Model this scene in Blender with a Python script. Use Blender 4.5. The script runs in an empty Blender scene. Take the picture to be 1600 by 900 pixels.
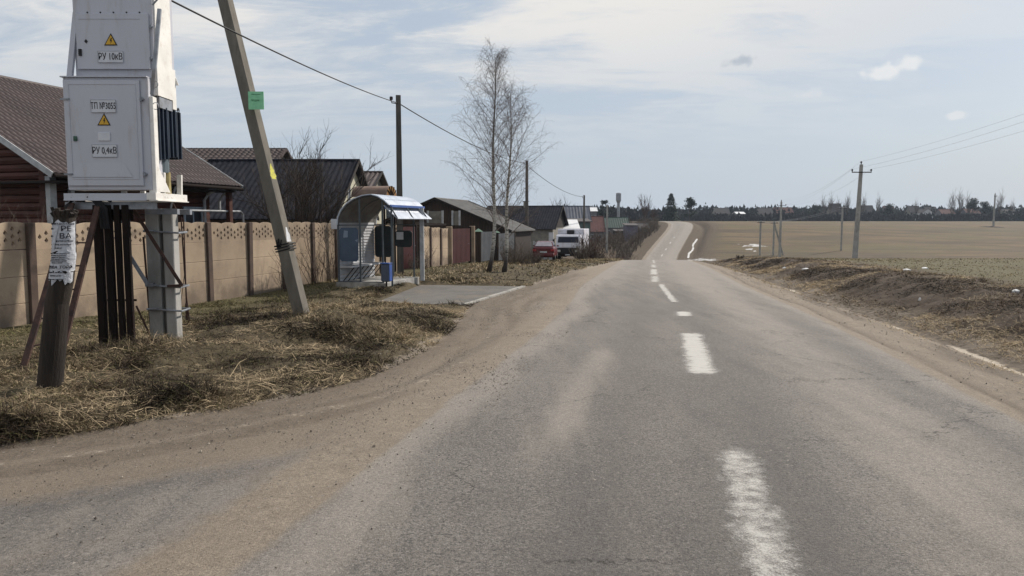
import bpy, math, random
import numpy as np
from mathutils import Vector, Matrix
R = math.radians
random.seed(7)
rng = np.random.default_rng(7)
scene = bpy.context.scene
COL = scene.collection

# ------------------------------------------------------------------ camera, sky, sun
F = 1155.0                      # focal length in photo pixels (1600 wide)
CAMZ = 1.75
PITCH = math.atan(104 / F)
cd = bpy.data.cameras.new('camera'); cam = bpy.data.objects.new('camera', cd); COL.objects.link(cam)
cam.location = (0, 0, CAMZ); cam.rotation_euler = (math.pi / 2 - PITCH, 0, 0)
cd.sensor_width = 36; cd.lens = 36 * F / 1600; cd.clip_start = .05; cd.clip_end = 6000
scene.camera = cam
SUN_AZ, SUN_EL = 52, 40         # azimuth to the right of the view axis, elevation
world = bpy.data.worlds.new('World'); scene.world = world; world.use_nodes = True
wt = world.node_tree; wt.nodes.clear()
def wn(t, **k):
    n = wt.nodes.new(t)
    for a, b in k.items(): setattr(n, a, b)
    return n
sky = wn('ShaderNodeTexSky', sky_type='NISHITA', sun_disc=False, sun_elevation=R(SUN_EL), sun_rotation=R(SUN_AZ), air_density=1.0, dust_density=2.0, ozone_density=1.5)
tc = wn('ShaderNodeTexCoord'); sep = wn('ShaderNodeSeparateXYZ'); wt.links.new(tc.outputs['Generated'], sep.inputs[0])
def wm(op, a, b=None, c=None, clamp=False):
    n = wn('ShaderNodeMath', operation=op, use_clamp=clamp)
    for i, v in enumerate((a, b, c)):
        if v is None: continue
        if isinstance(v, (int, float)): n.inputs[i].default_value = v
        else: wt.links.new(v, n.inputs[i])
    return n.outputs[0]
den = wm('ADD', wm('MAXIMUM', sep.outputs['Z'], 0.0), .12)
px_ = wm('DIVIDE', sep.outputs['X'], den); py_ = wm('DIVIDE', sep.outputs['Y'], den)
comb = wn('ShaderNodeCombineXYZ'); wt.links.new(px_, comb.inputs[0]); wt.links.new(py_, comb.inputs[1])
def wnoise(scale, detail, rough, loc=(0,0,0), sc=(1,1,1), rot=0, dist=0):
    mp = wn('ShaderNodeMapping'); mp.inputs['Location'].default_value = loc; mp.inputs['Scale'].default_value = sc; mp.inputs['Rotation'].default_value = (0,0,rot)
    wt.links.new(comb.outputs[0], mp.inputs[0])
    n = wn('ShaderNodeTexNoise'); n.inputs['Scale'].default_value = scale; n.inputs['Detail'].default_value = detail; n.inputs['Roughness'].default_value = rough
    n.inputs['Distortion'].default_value = dist
    wt.links.new(mp.outputs[0], n.inputs['Vector']); return n.outputs['Fac']
def wramp(f, a, b):
    n = wn('ShaderNodeMapRange', interpolation_type='SMOOTHSTEP'); wt.links.new(f, n.inputs[0])
    n.inputs[1].default_value = a; n.inputs[2].default_value = b; return n.outputs[0]
def wmix(f, a, b):
    n = wn('ShaderNodeMix', data_type='RGBA')
    for i, v in ((0, f), (6, a), (7, b)):
        if isinstance(v, (tuple, float)): n.inputs[i].default_value = v if i == 0 else (*v, 1)
        else: wt.links.new(v, n.inputs[i])
    return n.outputs[2]
big = wnoise(.55, 8, .62, (3.1, 1.7, 0), (1, 1.5, 1), .3, .4)
fine = wnoise(1.6, 10, .68, (7, 2, 0), (.8, 2.0, 1), .25, .6)
lum = wramp(wm('ADD', wm('MULTIPLY', big, .6), wm('MULTIPLY', fine, .4)), .42, .57)
# broad thin layer of cloud, thicker high up in the middle
elev = wramp(sep.outputs['Z'], .04, .30)
side = wramp(sep.outputs['X'], .80, .10)
cover = wm('MULTIPLY', wm('MULTIPLY', lum, elev), wm('ADD', wm('MULTIPLY', side, .85), .15))
base = wmix(.62, sky.outputs[0], (3.9, 4.75, 5.75))
hz = wramp(sep.outputs['Z'], .16, 0.0)
base = wmix(wm('MULTIPLY', hz, .45), base, (4.5, 5.4, 6.5))
veil = wmix(wm('MULTIPLY', wm('ADD', wm('MULTIPLY', side, .75), .1), .55), base, (5.4, 5.95, 6.7))
cl = wmix(wm('MULTIPLY', cover, 1.0), veil, (7.9, 7.7, 7.4))
# a few small bright cumulus puffs
def puff(x, y, z, r, amt, colr, last):
    vd = wn('ShaderNodeVectorMath', operation='DISTANCE'); 
    st = wn('ShaderNodeMapping'); st.inputs['Scale'].default_value = (1, 1, 1.9)
    wt.links.new(tc.outputs['Generated'], st.inputs[0]); wt.links.new(st.outputs[0], vd.inputs[0])
    vd.inputs[1].default_value = (x, y, z * 1.9)
    nz = wn('ShaderNodeTexNoise'); nz.inputs['Scale'].default_value = 45; nz.inputs['Detail'].default_value = 6; nz.inputs['Roughness'].default_value = .6
    wt.links.new(tc.outputs['Generated'], nz.inputs['Vector'])
    dd = wm('ADD', vd.outputs['Value'], wm('MULTIPLY', wm('SUBTRACT', nz.outputs['Fac'], .5), r * 2.2))
    return wmix(wm('MULTIPLY', wramp(dd, r, r * .35), amt), last, colr)
def skydir(px, py):
    u, w = (px - 800) / F, (450 - py) / F
    return Vector((u, math.cos(PITCH) + w * math.sin(PITCH), -math.sin(PITCH) + w * math.cos(PITCH))).normalized()
for px, py, r, a, c in ((1385,112,.024,.9,(7.6,7.7,7.8)), (1415,102,.020,.9,(7.6,7.7,7.8)), (1158,95,.020,.75,(4.0,4.5,5.2)), (1265,147,.020,.5,(6.9,7.1,7.3)), (1491,181,.011,.8,(7.2,7.4,7.6))):
    v = skydir(px, py); cl = puff(v.x, v.y, v.z, r, a, c, cl)
bg = wn('ShaderNodeBackground'); bg.inputs['Strength'].default_value = .107; wt.links.new(cl, bg.inputs['Color'])
wo = wn('ShaderNodeOutputWorld'); wt.links.new(bg.outputs[0], wo.inputs[0])
sl = bpy.data.lights.new('sun', 'SUN'); sl.energy = 5.0; sl.angle = R(.9); sl.color = (1, .93, .84)
so = bpy.data.objects.new('sun', sl); COL.objects.link(so)
sd = Vector((math.sin(R(SUN_AZ)) * math.cos(R(SUN_EL)), math.cos(R(SUN_AZ)) * math.cos(R(SUN_EL)), math.sin(R(SUN_EL))))
so.rotation_euler = sd.to_track_quat('Z', 'Y').to_euler(); so.location = sd * 50
scene.view_settings.view_transform = 'Standard'; scene.view_settings.look = 'None'
scene.view_settings.exposure = 0; scene.view_settings.gamma = 1; scene.view_settings.use_curve_mapping = False
scene.render.resolution_x = 1024; scene.render.resolution_y = 576

# ------------------------------------------------------------------ helpers
def P(px, py, d):
    "the point at forward distance d metres seen at photo pixel (px, py)"
    u, w = (px - 800) / F, (450 - py) / F
    y = math.cos(PITCH) + w * math.sin(PITCH); z = -math.sin(PITCH) + w * math.cos(PITCH)
    return Vector((u * d / y, d, CAMZ + z * d / y))
def PX(px, d, z=1.0):
    for _ in range(2): pass
    # horizontal pixel to X at distance d and height z
    c = math.cos(PITCH); s = math.sin(PITCH)
    depth = d * c - (z - CAMZ) * s
    return (px - 800) / F * depth
def tag(o, label=None, cat=None, group=None, kind=None):
    if label: o['label'] = label
    if cat: o['category'] = cat
    if group: o['group'] = group
    if kind: o['kind'] = kind
    return o
def thing(name, loc, rz=0, label=None, cat=None, group=None):
    e = bpy.data.objects.new(name, None); COL.objects.link(e); e.empty_display_size = .2
    e.location = loc; e.rotation_euler = (0, 0, rz)
    return tag(e, label, cat, group)
def pmatrix(o):
    m = Matrix.Identity(4)
    chain = []
    while o: chain.append(o); o = o.parent
    for q in reversed(chain):
        m = m @ (Matrix.Translation(q.location) @ q.rotation_euler.to_matrix().to_4x4())
    return m
class MB:
    def __init__(s): s.v = []; s.f = []
    def add(s, vs, fs):
        n = len(s.v); s.v += [tuple(q) for q in vs]; s.f += [tuple(i + n for i in q) for q in fs]; return s
    def box(s, x0, x1, y0, y1, z0, z1, M=None):
        vs = [Vector(p) for p in ((x0,y0,z0),(x1,y0,z0),(x1,y1,z0),(x0,y1,z0),(x0,y0,z1),(x1,y0,z1),(x1,y1,z1),(x0,y1,z1))]
        if M: vs = [M @ p for p in vs]
        return s.add(vs, [(3,2,1,0),(4,5,6,7),(0,1,5,4),(1,2,6,5),(2,3,7,6),(3,0,4,7)])
    def cbox(s, x0, x1, y0, y1, z0, z1, c=.01, M=None):
        "box with its four long vertical edges and top chamfered"
        pts = [(x0+c,y0),(x1-c,y0),(x1,y0+c),(x1,y1-c),(x1-c,y1),(x0+c,y1),(x0,y1-c),(x0,y0+c)]
        cx, cy = (x0+x1)/2, (y0+y1)/2
        sh = lambda p: (cx+(p[0]-cx)*(1-2*c/(x1-x0)), cy+(p[1]-cy)*(1-2*c/(y1-y0)))
        vs = [Vector((*sh(p), z0)) for p in pts] + [Vector((*p, z0+c)) for p in pts] + [Vector((*p, z1-c)) for p in pts] + [Vector((*sh(p), z1)) for p in pts]
        if M: vs = [M @ p for p in vs]
        fs = [tuple(reversed(range(8))), tuple(range(24, 32))]
        for r in range(3):
            for i in range(8): fs.append((r*8+i, r*8+(i+1)%8, r*8+8+(i+1)%8, r*8+8+i))
        return s.add(vs, fs)
    def bar(s, a, b, w, h=None, up=(0,0,1)):
        "rectangular bar from a to b, w wide (sideways), h tall"
        h = h or w; a = Vector(a); b = Vector(b); d = (b - a).normalized()
        u = Vector(up)
        if abs(d.dot(u)) > .98: u = Vector((0, 1, 0))
        x = d.cross(u).normalized(); y = x.cross(d)
        vs = []
        for p in (a, b):
            for i, j in ((-1,-1),(1,-1),(1,1),(-1,1)): vs.append(p + x*(i*w/2) + y*(j*h/2))
        return s.add(vs, [(3,2,1,0),(4,5,6,7),(0,1,5,4),(1,2,6,5),(2,3,7,6),(3,0,4,7)])
    def tube(s, pts, rad, n=6, cap=True):
        pts = [Vector(p) for p in pts]
        if isinstance(rad, (int, float)): rad = [rad]*len(pts)
        base = len(s.v); k = len(pts)
        for i, p in enumerate(pts):
            d = (pts[min(i+1,k-1)] - pts[max(i-1,0)])
            d = d.normalized() if d.length > 1e-9 else Vector((0,0,1))
            u = Vector((0,0,1)) if abs(d.z) < .9 else Vector((1,0,0))
            x = d.cross(u).normalized(); y = d.cross(x)
            for j in range(n):
                t = 2*math.pi*j/n; s.v.append(tuple(p + x*(math.cos(t)*rad[i]) + y*(math.sin(t)*rad[i])))
        for i in range(k-1):
            for j in range(n):
                a = base+i*n+j; b = base+i*n+(j+1)%n; s.f.append((a, b, b+n, a+n))
        if cap and n > 3: s.f.append(tuple(base+j for j in reversed(range(n)))); s.f.append(tuple(base+(k-1)*n+j for j in range(n)))
        return s
    def poly(s, pts, off):
        "extruded polygon: pts list of Vectors, off offset Vector"
        pts = [Vector(p) for p in pts]; off = Vector(off); n = len(pts)
        vs = pts + [p + off for p in pts]
        fs = [tuple(range(n)), tuple(n+i for i in reversed(range(n)))]
        for i in range(n): fs.append((i, n+i, n+(i+1)%n, (i+1)%n))
        return s.add(vs, fs)
    def build(s, name, m, parent=None, world=True, smooth=False):
        me = bpy.data.meshes.new(name)
        vs = s.v
        if parent and world:
            inv = pmatrix(parent).inverted(); vs = [tuple(inv @ Vector(p)) for p in vs]
        org = None
        if not parent and vs:
            a = np.array(vs); lo, hi = a.min(0), a.max(0); org = ((lo[0]+hi[0])/2, (lo[1]+hi[1])/2, lo[2]); vs = a - np.array(org)
            vs = [tuple(p) for p in vs]
        me.from_pydata(vs, [], s.f); me.update()
        if m: me.materials.append(m)
        if smooth: me.polygons.foreach_set('use_smooth', [True]*len(me.polygons))
        o = bpy.data.objects.new(name, me); COL.objects.link(o)
        if org: o.location = org
        if parent: o.parent = parent
        return o
def fix_normals(o):
    import bmesh
    b = bmesh.new(); b.from_mesh(o.data); bmesh.ops.recalc_face_normals(b, faces=b.faces); b.to_mesh(o.data); b.free(); return o
def dup(o, parent=None, loc=None, rz=None, label=None, group=None):
    c = o.copy(); COL.objects.link(c); c.parent = parent
    if loc is not None: c.location = loc
    if rz is not None: c.rotation_euler = (c.rotation_euler[0], c.rotation_euler[1], rz)
    if label: c['label'] = label
    if group: c['group'] = group
    for ch in list(o.children): dup(ch, c)
    return c

# ------------------------------------------------------------------ materials
class NT:
    def __init__(s, name):
        s.m = bpy.data.materials.new(name); s.m.use_nodes = True; s.t = s.m.node_tree; s.t.nodes.clear()
        s.out = s.n('ShaderNodeOutputMaterial'); s.b = s.n('ShaderNodeBsdfPrincipled'); s.l(s.b.outputs[0], s.out.inputs[0])
    def n(s, t, **k):
        q = s.t.nodes.new(t)
        for a, b in k.items(): setattr(q, a, b)
        return q
    def l(s, a, b): s.t.links.new(a, b)
    def setin(s, sock, v):
        if hasattr(v, 'is_linked') or hasattr(v, 'links'): s.l(v, sock)
        else:
            try: sock.default_value = v
            except Exception: sock.default_value = (*v, 1)
    def math(s, op, a, b=None, c=None, clamp=False):
        q = s.n('ShaderNodeMath', operation=op, use_clamp=clamp)
        for i, v in enumerate((a, b, c)):
            if v is not None: s.setin(q.inputs[i], v)
        return q.outputs[0]
    def mix(s, f, a, b):
        q = s.n('ShaderNodeMix', data_type='RGBA'); s.setin(q.inputs[0], f); s.setin(q.inputs[6], a); s.setin(q.inputs[7], b); return q.outputs[2]
    def ramp(s, f, a, b, lo=0., hi=1.):
        q = s.n('ShaderNodeMapRange', interpolation_type='SMOOTHSTEP'); s.setin(q.inputs[0], f)
        for i, v in enumerate((a, b, lo, hi)): s.setin(q.inputs[i+1], v)
        return q.outputs[0]
    def co(s, kind='Object', sc=(1,1,1), loc=(0,0,0), rot=(0,0,0)):
        if kind == 'world':
            g = s.n('ShaderNodeNewGeometry').outputs['Position']
        else: g = s.n('ShaderNodeTexCoord').outputs[kind]
        mp = s.n('ShaderNodeMapping'); mp.inputs['Scale'].default_value = sc; mp.inputs['Location'].default_value = loc; mp.inputs['Rotation'].default_value = rot
        s.l(g, mp.inputs[0]); return mp.outputs[0]
    def noise(s, vec, scale, detail=4, rough=.55, dist=0):
        q = s.n('ShaderNodeTexNoise'); s.l(vec, q.inputs['Vector']); q.inputs['Scale'].default_value = scale; q.inputs['Detail'].default_value = detail
        q.inputs['Roughness'].default_value = rough; q.inputs['Distortion'].default_value = dist; return q.outputs['Fac']
    def voro(s, vec, scale, feat='F1', out='Distance'):
        q = s.n('ShaderNodeTexVoronoi', feature=feat); s.l(vec, q.inputs['Vector']); q.inputs['Scale'].default_value = scale; return q.outputs[out]
    def attr(s, name):
        q = s.n('ShaderNodeAttribute', attribute_name=name); return q
    def bump(s, h, strength=.3, dist=.01):
        q = s.n('ShaderNodeBump'); s.l(h, q.inputs['Height']); q.inputs['Strength'].default_value = strength; q.inputs['Distance'].default_value = dist
        s.l(q.outputs[0], s.b.inputs['Normal'])
    def set(s, **k):
        for a, v in k.items(): s.setin(s.b.inputs[a.replace('_', ' ')], v)
        return s.m
def pm(name, c1, c2=None, scale=6, rough=.75, metal=0, bump=.0, bs=40, sc=(1,1,1), detail=6, lo=.35, hi=.65, spec=.3, dirt=None, dscale=1.5):
    "procedural material: two tones mixed by noise, fine grain, optional dirt tone"
    t = NT(name); v = t.co('Object', sc)
    c2 = c2 or tuple(x*.75 for x in c1)
    col = t.mix(t.ramp(t.noise(v, scale, detail, .62), lo, hi), (*c1, 1), (*c2, 1))
    g = t.noise(v, bs, 3, .6)
    if dirt: col = t.mix(t.ramp(t.noise(v, dscale, 8, .68, .3), .5, .72, 0, .85), col, (*dirt, 1))
    if bump: t.bump(g, bump, .01)
    return t.set(Base_Color=col, Roughness=rough, Metallic=metal, Specular_IOR_Level=spec)
M = {}
M['white_paint'] = pm('white_paint', (.55,.56,.58), (.48,.49,.52), 2, .55, dirt=(.36,.33,.29), dscale=3)
M['cab_paint'] = pm('cabinet_grey_paint', (.47,.475,.52), (.44,.445,.49), 1.5, .5, dirt=(.36,.345,.34), dscale=5, sc=(1,1,.22))
M['white_metal'] = pm('white_enamel', (.76,.74,.70), (.66,.64,.60), 3, .5, dirt=(.58,.53,.47), dscale=9)
M['plate'] = pm('sign_plate', (.58,.59,.62), (.52,.53,.56), 8, .5)
M['black'] = pm('black_paint', (.012,.012,.014), None, 8, .6)
M['ink'] = pm('black_lettering', (.012,.012,.02), None, 8, .7)
M['yellow'] = pm('warning_yellow', (.62,.36,.04), (.5,.3,.04), 12, .6)
M['rust'] = pm('rusty_steel', (.075,.04,.03), (.035,.022,.02), 9, .85, bump=.5, bs=60)
M['dark_steel'] = pm('dark_painted_steel', (.010,.008,.007), (.018,.011,.010), 4, .85, bump=.3, sc=(1,1,.3), spec=.12)
M['galv'] = pm('galvanised_steel', (.30,.32,.35), (.20,.21,.23), 7, .5, .4, dirt=(.14,.11,.09))
M['concrete'] = pm('weathered_concrete', (.36,.35,.33), (.25,.245,.23), 3, .9, bump=.5, bs=70, dirt=(.17,.16,.15), sc=(1,1,.5))
M['pole_conc'] = pm('pole_concrete', (.165,.150,.128), (.12,.11,.093), 4, .92, bump=.6, bs=60, sc=(1,1,.4), dirt=(.09,.085,.075))
M['tar_wood'] = pm('tarred_wood', (.042,.033,.026), (.022,.017,.014), 10, .9, bump=.9, bs=90, sc=(1,1,.15))
M['pole_dark'] = pm('grey_wood_pole', (.105,.095,.085), (.06,.055,.05), 8, .9, bump=.6, bs=60, sc=(1,1,.15))
M['navy'] = pm('transformer_blue_paint', (.022,.034,.055), (.014,.022,.038), 3, .5, dirt=(.05,.055,.05))
M['tank'] = pm('transformer_grey_paint', (.12,.15,.17), (.085,.11,.125), 3, .5, dirt=(.06,.06,.055))
M['fence_panel'] = pm('ochre_painted_concrete', (.36,.28,.20), (.29,.22,.157), 1.6, .9, bump=.6, bs=50, dirt=(.19,.15,.115), dscale=1.5)
fm_ = M['fence_panel'].node_tree
q = fm_.nodes; bs_ = [n for n in q if n.type == 'BSDF_PRINCIPLED'][0]; src = bs_.inputs['Base Color'].links[0].from_socket
oi = q.new('ShaderNodeObjectInfo'); mr_ = q.new('ShaderNodeMapRange'); fm_.links.new(oi.outputs['Random'], mr_.inputs[0]); mr_.inputs[3].default_value = .84; mr_.inputs[4].default_value = 1.14
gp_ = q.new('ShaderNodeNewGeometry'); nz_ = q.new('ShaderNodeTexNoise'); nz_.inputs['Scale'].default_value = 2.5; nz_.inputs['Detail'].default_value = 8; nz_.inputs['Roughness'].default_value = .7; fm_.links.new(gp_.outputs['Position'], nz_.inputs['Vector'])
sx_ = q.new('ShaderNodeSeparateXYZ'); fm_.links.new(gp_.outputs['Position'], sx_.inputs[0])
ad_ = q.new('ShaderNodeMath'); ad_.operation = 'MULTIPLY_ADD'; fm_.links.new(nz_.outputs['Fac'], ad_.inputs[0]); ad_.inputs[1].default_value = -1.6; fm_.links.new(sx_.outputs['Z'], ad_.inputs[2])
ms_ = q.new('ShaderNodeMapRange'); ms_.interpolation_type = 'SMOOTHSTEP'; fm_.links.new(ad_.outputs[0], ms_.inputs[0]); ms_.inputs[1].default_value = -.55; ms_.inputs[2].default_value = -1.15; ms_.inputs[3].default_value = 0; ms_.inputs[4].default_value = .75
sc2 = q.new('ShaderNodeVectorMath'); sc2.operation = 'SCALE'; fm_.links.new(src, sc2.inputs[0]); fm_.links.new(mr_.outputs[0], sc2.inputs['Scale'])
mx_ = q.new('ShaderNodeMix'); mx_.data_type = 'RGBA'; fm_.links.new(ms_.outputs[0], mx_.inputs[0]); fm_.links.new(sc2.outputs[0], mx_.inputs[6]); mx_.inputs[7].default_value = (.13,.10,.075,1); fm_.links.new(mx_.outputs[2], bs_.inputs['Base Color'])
M['fence_post'] = pm('brown_painted_concrete', (.095,.066,.052), (.065,.046,.037), 3, .85, bump=.4, bs=50)
M['red_log'] = pm('red_stained_logs', (.082,.030,.022), (.05,.02,.015), 2.5, .7, bump=.4, bs=30, sc=(.3,.3,2))
M['trim'] = pm('pale_trim_paint', (.42,.43,.44), (.30,.31,.32), 5, .7)
M['blue_trim'] = pm('pale_blue_window_frame', (.36,.43,.50), (.28,.34,.40), 6, .6)
M['cream'] = pm('cream_siding', (.46,.44,.34), (.38,.36,.28), 2, .8)
M['beige'] = pm('beige_plaster', (.23,.215,.185), (.17,.16,.14), 2, .9, dirt=(.12,.105,.09))
M['dark_board'] = pm('dark_timber_boards', (.045,.032,.026), (.025,.018,.016), 3, .8, sc=(6,6,.4))
M['maroon'] = pm('maroon_profiled_sheet', (.075,.024,.024), (.055,.018,.018), 2, .5)
M['grey_sheet'] = pm('grey_profiled_sheet', (.10,.105,.115), (.075,.08,.088), 2, .5)
M['glass'] = NT('window_glass').set(Base_Color=(.035,.04,.05,1), Roughness=.08, Specular_IOR_Level=.8)
M['blue_panel'] = pm('blue_grey_end_panel', (.055,.085,.135), (.045,.07,.11), 4, .45, dirt=(.09,.11,.14), dscale=3)
M['dark_panel'] = pm('dark_end_panel', (.030,.038,.042), (.022,.028,.03), 4, .5)
M['shelter_sheet'] = pm('white_siding', (.40,.41,.43), (.30,.31,.33), 3, .6, dirt=(.2,.19,.18))
M['shelter_frame'] = pm('shelter_frame_paint', (.07,.085,.095), (.05,.06,.07), 6, .6)
M['shelter_roof'] = pm('pale_blue_sheet_roof', (.50,.545,.62), (.40,.45,.53), 3, .4, .0, spec=.5, dirt=(.30,.33,.38))
M['blue_roof'] = pm('blue_sheet_edge', (.06,.12,.33), (.045,.09,.26), 3, .4)
M['bin_blue'] = pm('blue_bin_paint', (.035,.085,.30), (.03,.07,.24), 6, .5, dirt=(.06,.07,.1))
M['bin_side'] = pm('grey_blue_bin_side', (.07,.09,.13), (.06,.075,.11), 6, .5)
M['birch'] = None
M['bark'] = pm('dark_bark', (.075,.058,.048), (.045,.035,.03), 12, .95, bump=.7, bs=30)
M['twig'] = pm('brown_twigs', (.085,.058,.045), (.05,.036,.03), 5, .9)
M['twig_red'] = pm('reddish_twigs', (.10,.062,.05), (.065,.043,.036), 5, .9)
M['twig_grey'] = pm('grey_brown_twigs', (.13,.105,.08), (.08,.062,.05), 3, .9)
M['paper'] = pm('weathered_paper', (.52,.53,.56), (.38,.39,.42), 14, .8, bump=.6, bs=25)
M['green_paper'] = pm('green_notice', (.21,.52,.30), (.26,.60,.36), 14, .6)
M['green_ink'] = pm('green_lettering', (.06,.20,.10), None, 8, .7)
M['yellow_paint'] = pm('yellow_marker_paint', (.55,.52,.06), (.40,.38,.08), 20, .7)
M['car_red'] = pm('red_car_paint', (.11,.008,.014), (.09,.007,.012), 3, .25, spec=.6)
M['truck_white'] = pm('truck_white_paint', (.62,.62,.67), (.54,.54,.60), 2, .4, dirt=(.42,.40,.38))
M['rubber'] = pm('tyre_rubber', (.015,.015,.015), None, 8, .9)
M['chrome'] = pm('dull_chrome', (.45,.45,.46), None, 8, .3, .8)
M['lamp_red'] = pm('tail_lamp_red', (.35,.02,.02), None, 8, .3)
M['lamp_clear'] = pm('clear_lamp', (.55,.55,.52), None, 8, .2)
M['porcelain'] = pm('brown_porcelain', (.03,.02,.018), None, 8, .3)
M['orange'] = pm('orange_canopy_board', (.32,.16,.04), (.20,.10,.03), 5, .7)
M['brown_sheet'] = pm('brown_bent_sheet', (.22,.15,.11), (.15,.10,.08), 3, .6)
M['yellow_glass'] = pm('yellowed_insulator', (.36,.30,.12), (.25,.2,.09), 8, .5)
M['stone'] = pm('grey_kerb_stone', (.34,.325,.295), (.24,.23,.21), 5, .9, bump=.6, bs=50)
M['snow'] = pm('old_snow', (.72,.73,.75), (.55,.55,.55), 6, .8, bump=.5, bs=8)
M['litter'] = pm('white_litter', (.75,.75,.75), (.6,.6,.6), 9, .7)
M['teal_wall'] = pm('grey_green_boards', (.12,.16,.155), (.09,.12,.12), 2, .8)
M['white_roof'] = pm('white_sheet_roof', (.68,.68,.69), (.6,.6,.61), 2, .6)
M['far_wall'] = pm('far_pale_wall', (.17,.17,.18), (.13,.13,.14), 1, .9)
M['far_roof'] = pm('far_dark_roof', (.085,.075,.075), (.06,.055,.055), 1, .9)
M['far_red'] = pm('far_red_roof', (.13,.06,.055), (.09,.045,.04), 1, .9)
M['slate_grey'] = pm('grey_slate_sheet', (.155,.15,.145), (.11,.107,.103), 1.5, .85, dirt=(.08,.075,.07), dscale=.8)
M['dark_roof'] = pm('dark_blue_grey_sheet', (.024,.026,.034), (.014,.015,.021), 2.5, .95, dirt=(.035,.032,.034), dscale=2, spec=.08)
M['brown_roof'] = pm('brown_metal_tile', (.066,.048,.045), (.05,.037,.035), 1.2, .6, spec=.25, dirt=(.04,.032,.03), dscale=.7)
M['dk_tile'] = pm('dark_brown_tile', (.062,.043,.038), (.045,.032,.03), 3, .6)
M['soffit'] = pm('dark_soffit', (.02,.015,.013), None, 5, .8)
t = NT('white_birch_bark'); v = t.co('Object', (1,1,1))
bk = t.ramp(t.noise(t.co('Object', (2,2,9)), 2.2, 5, .7), .50, .60)
hgt = t.n('ShaderNodeSeparateXYZ'); t.l(t.co('Object'), hgt.inputs[0])
darkbase = t.ramp(hgt.outputs['Z'], 1.3, .3)
darktop = t.ramp(hgt.outputs['Z'], 3.5, 7.0, 0, .8)
c = t.mix(bk, (.42,.40,.36,1), (.035,.03,.028,1)); c = t.mix(t.math('MAXIMUM', darkbase, darktop), c, (.04,.032,.028,1))
M['birch'] = t.set(Base_Color=c, Roughness=.85)

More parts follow.
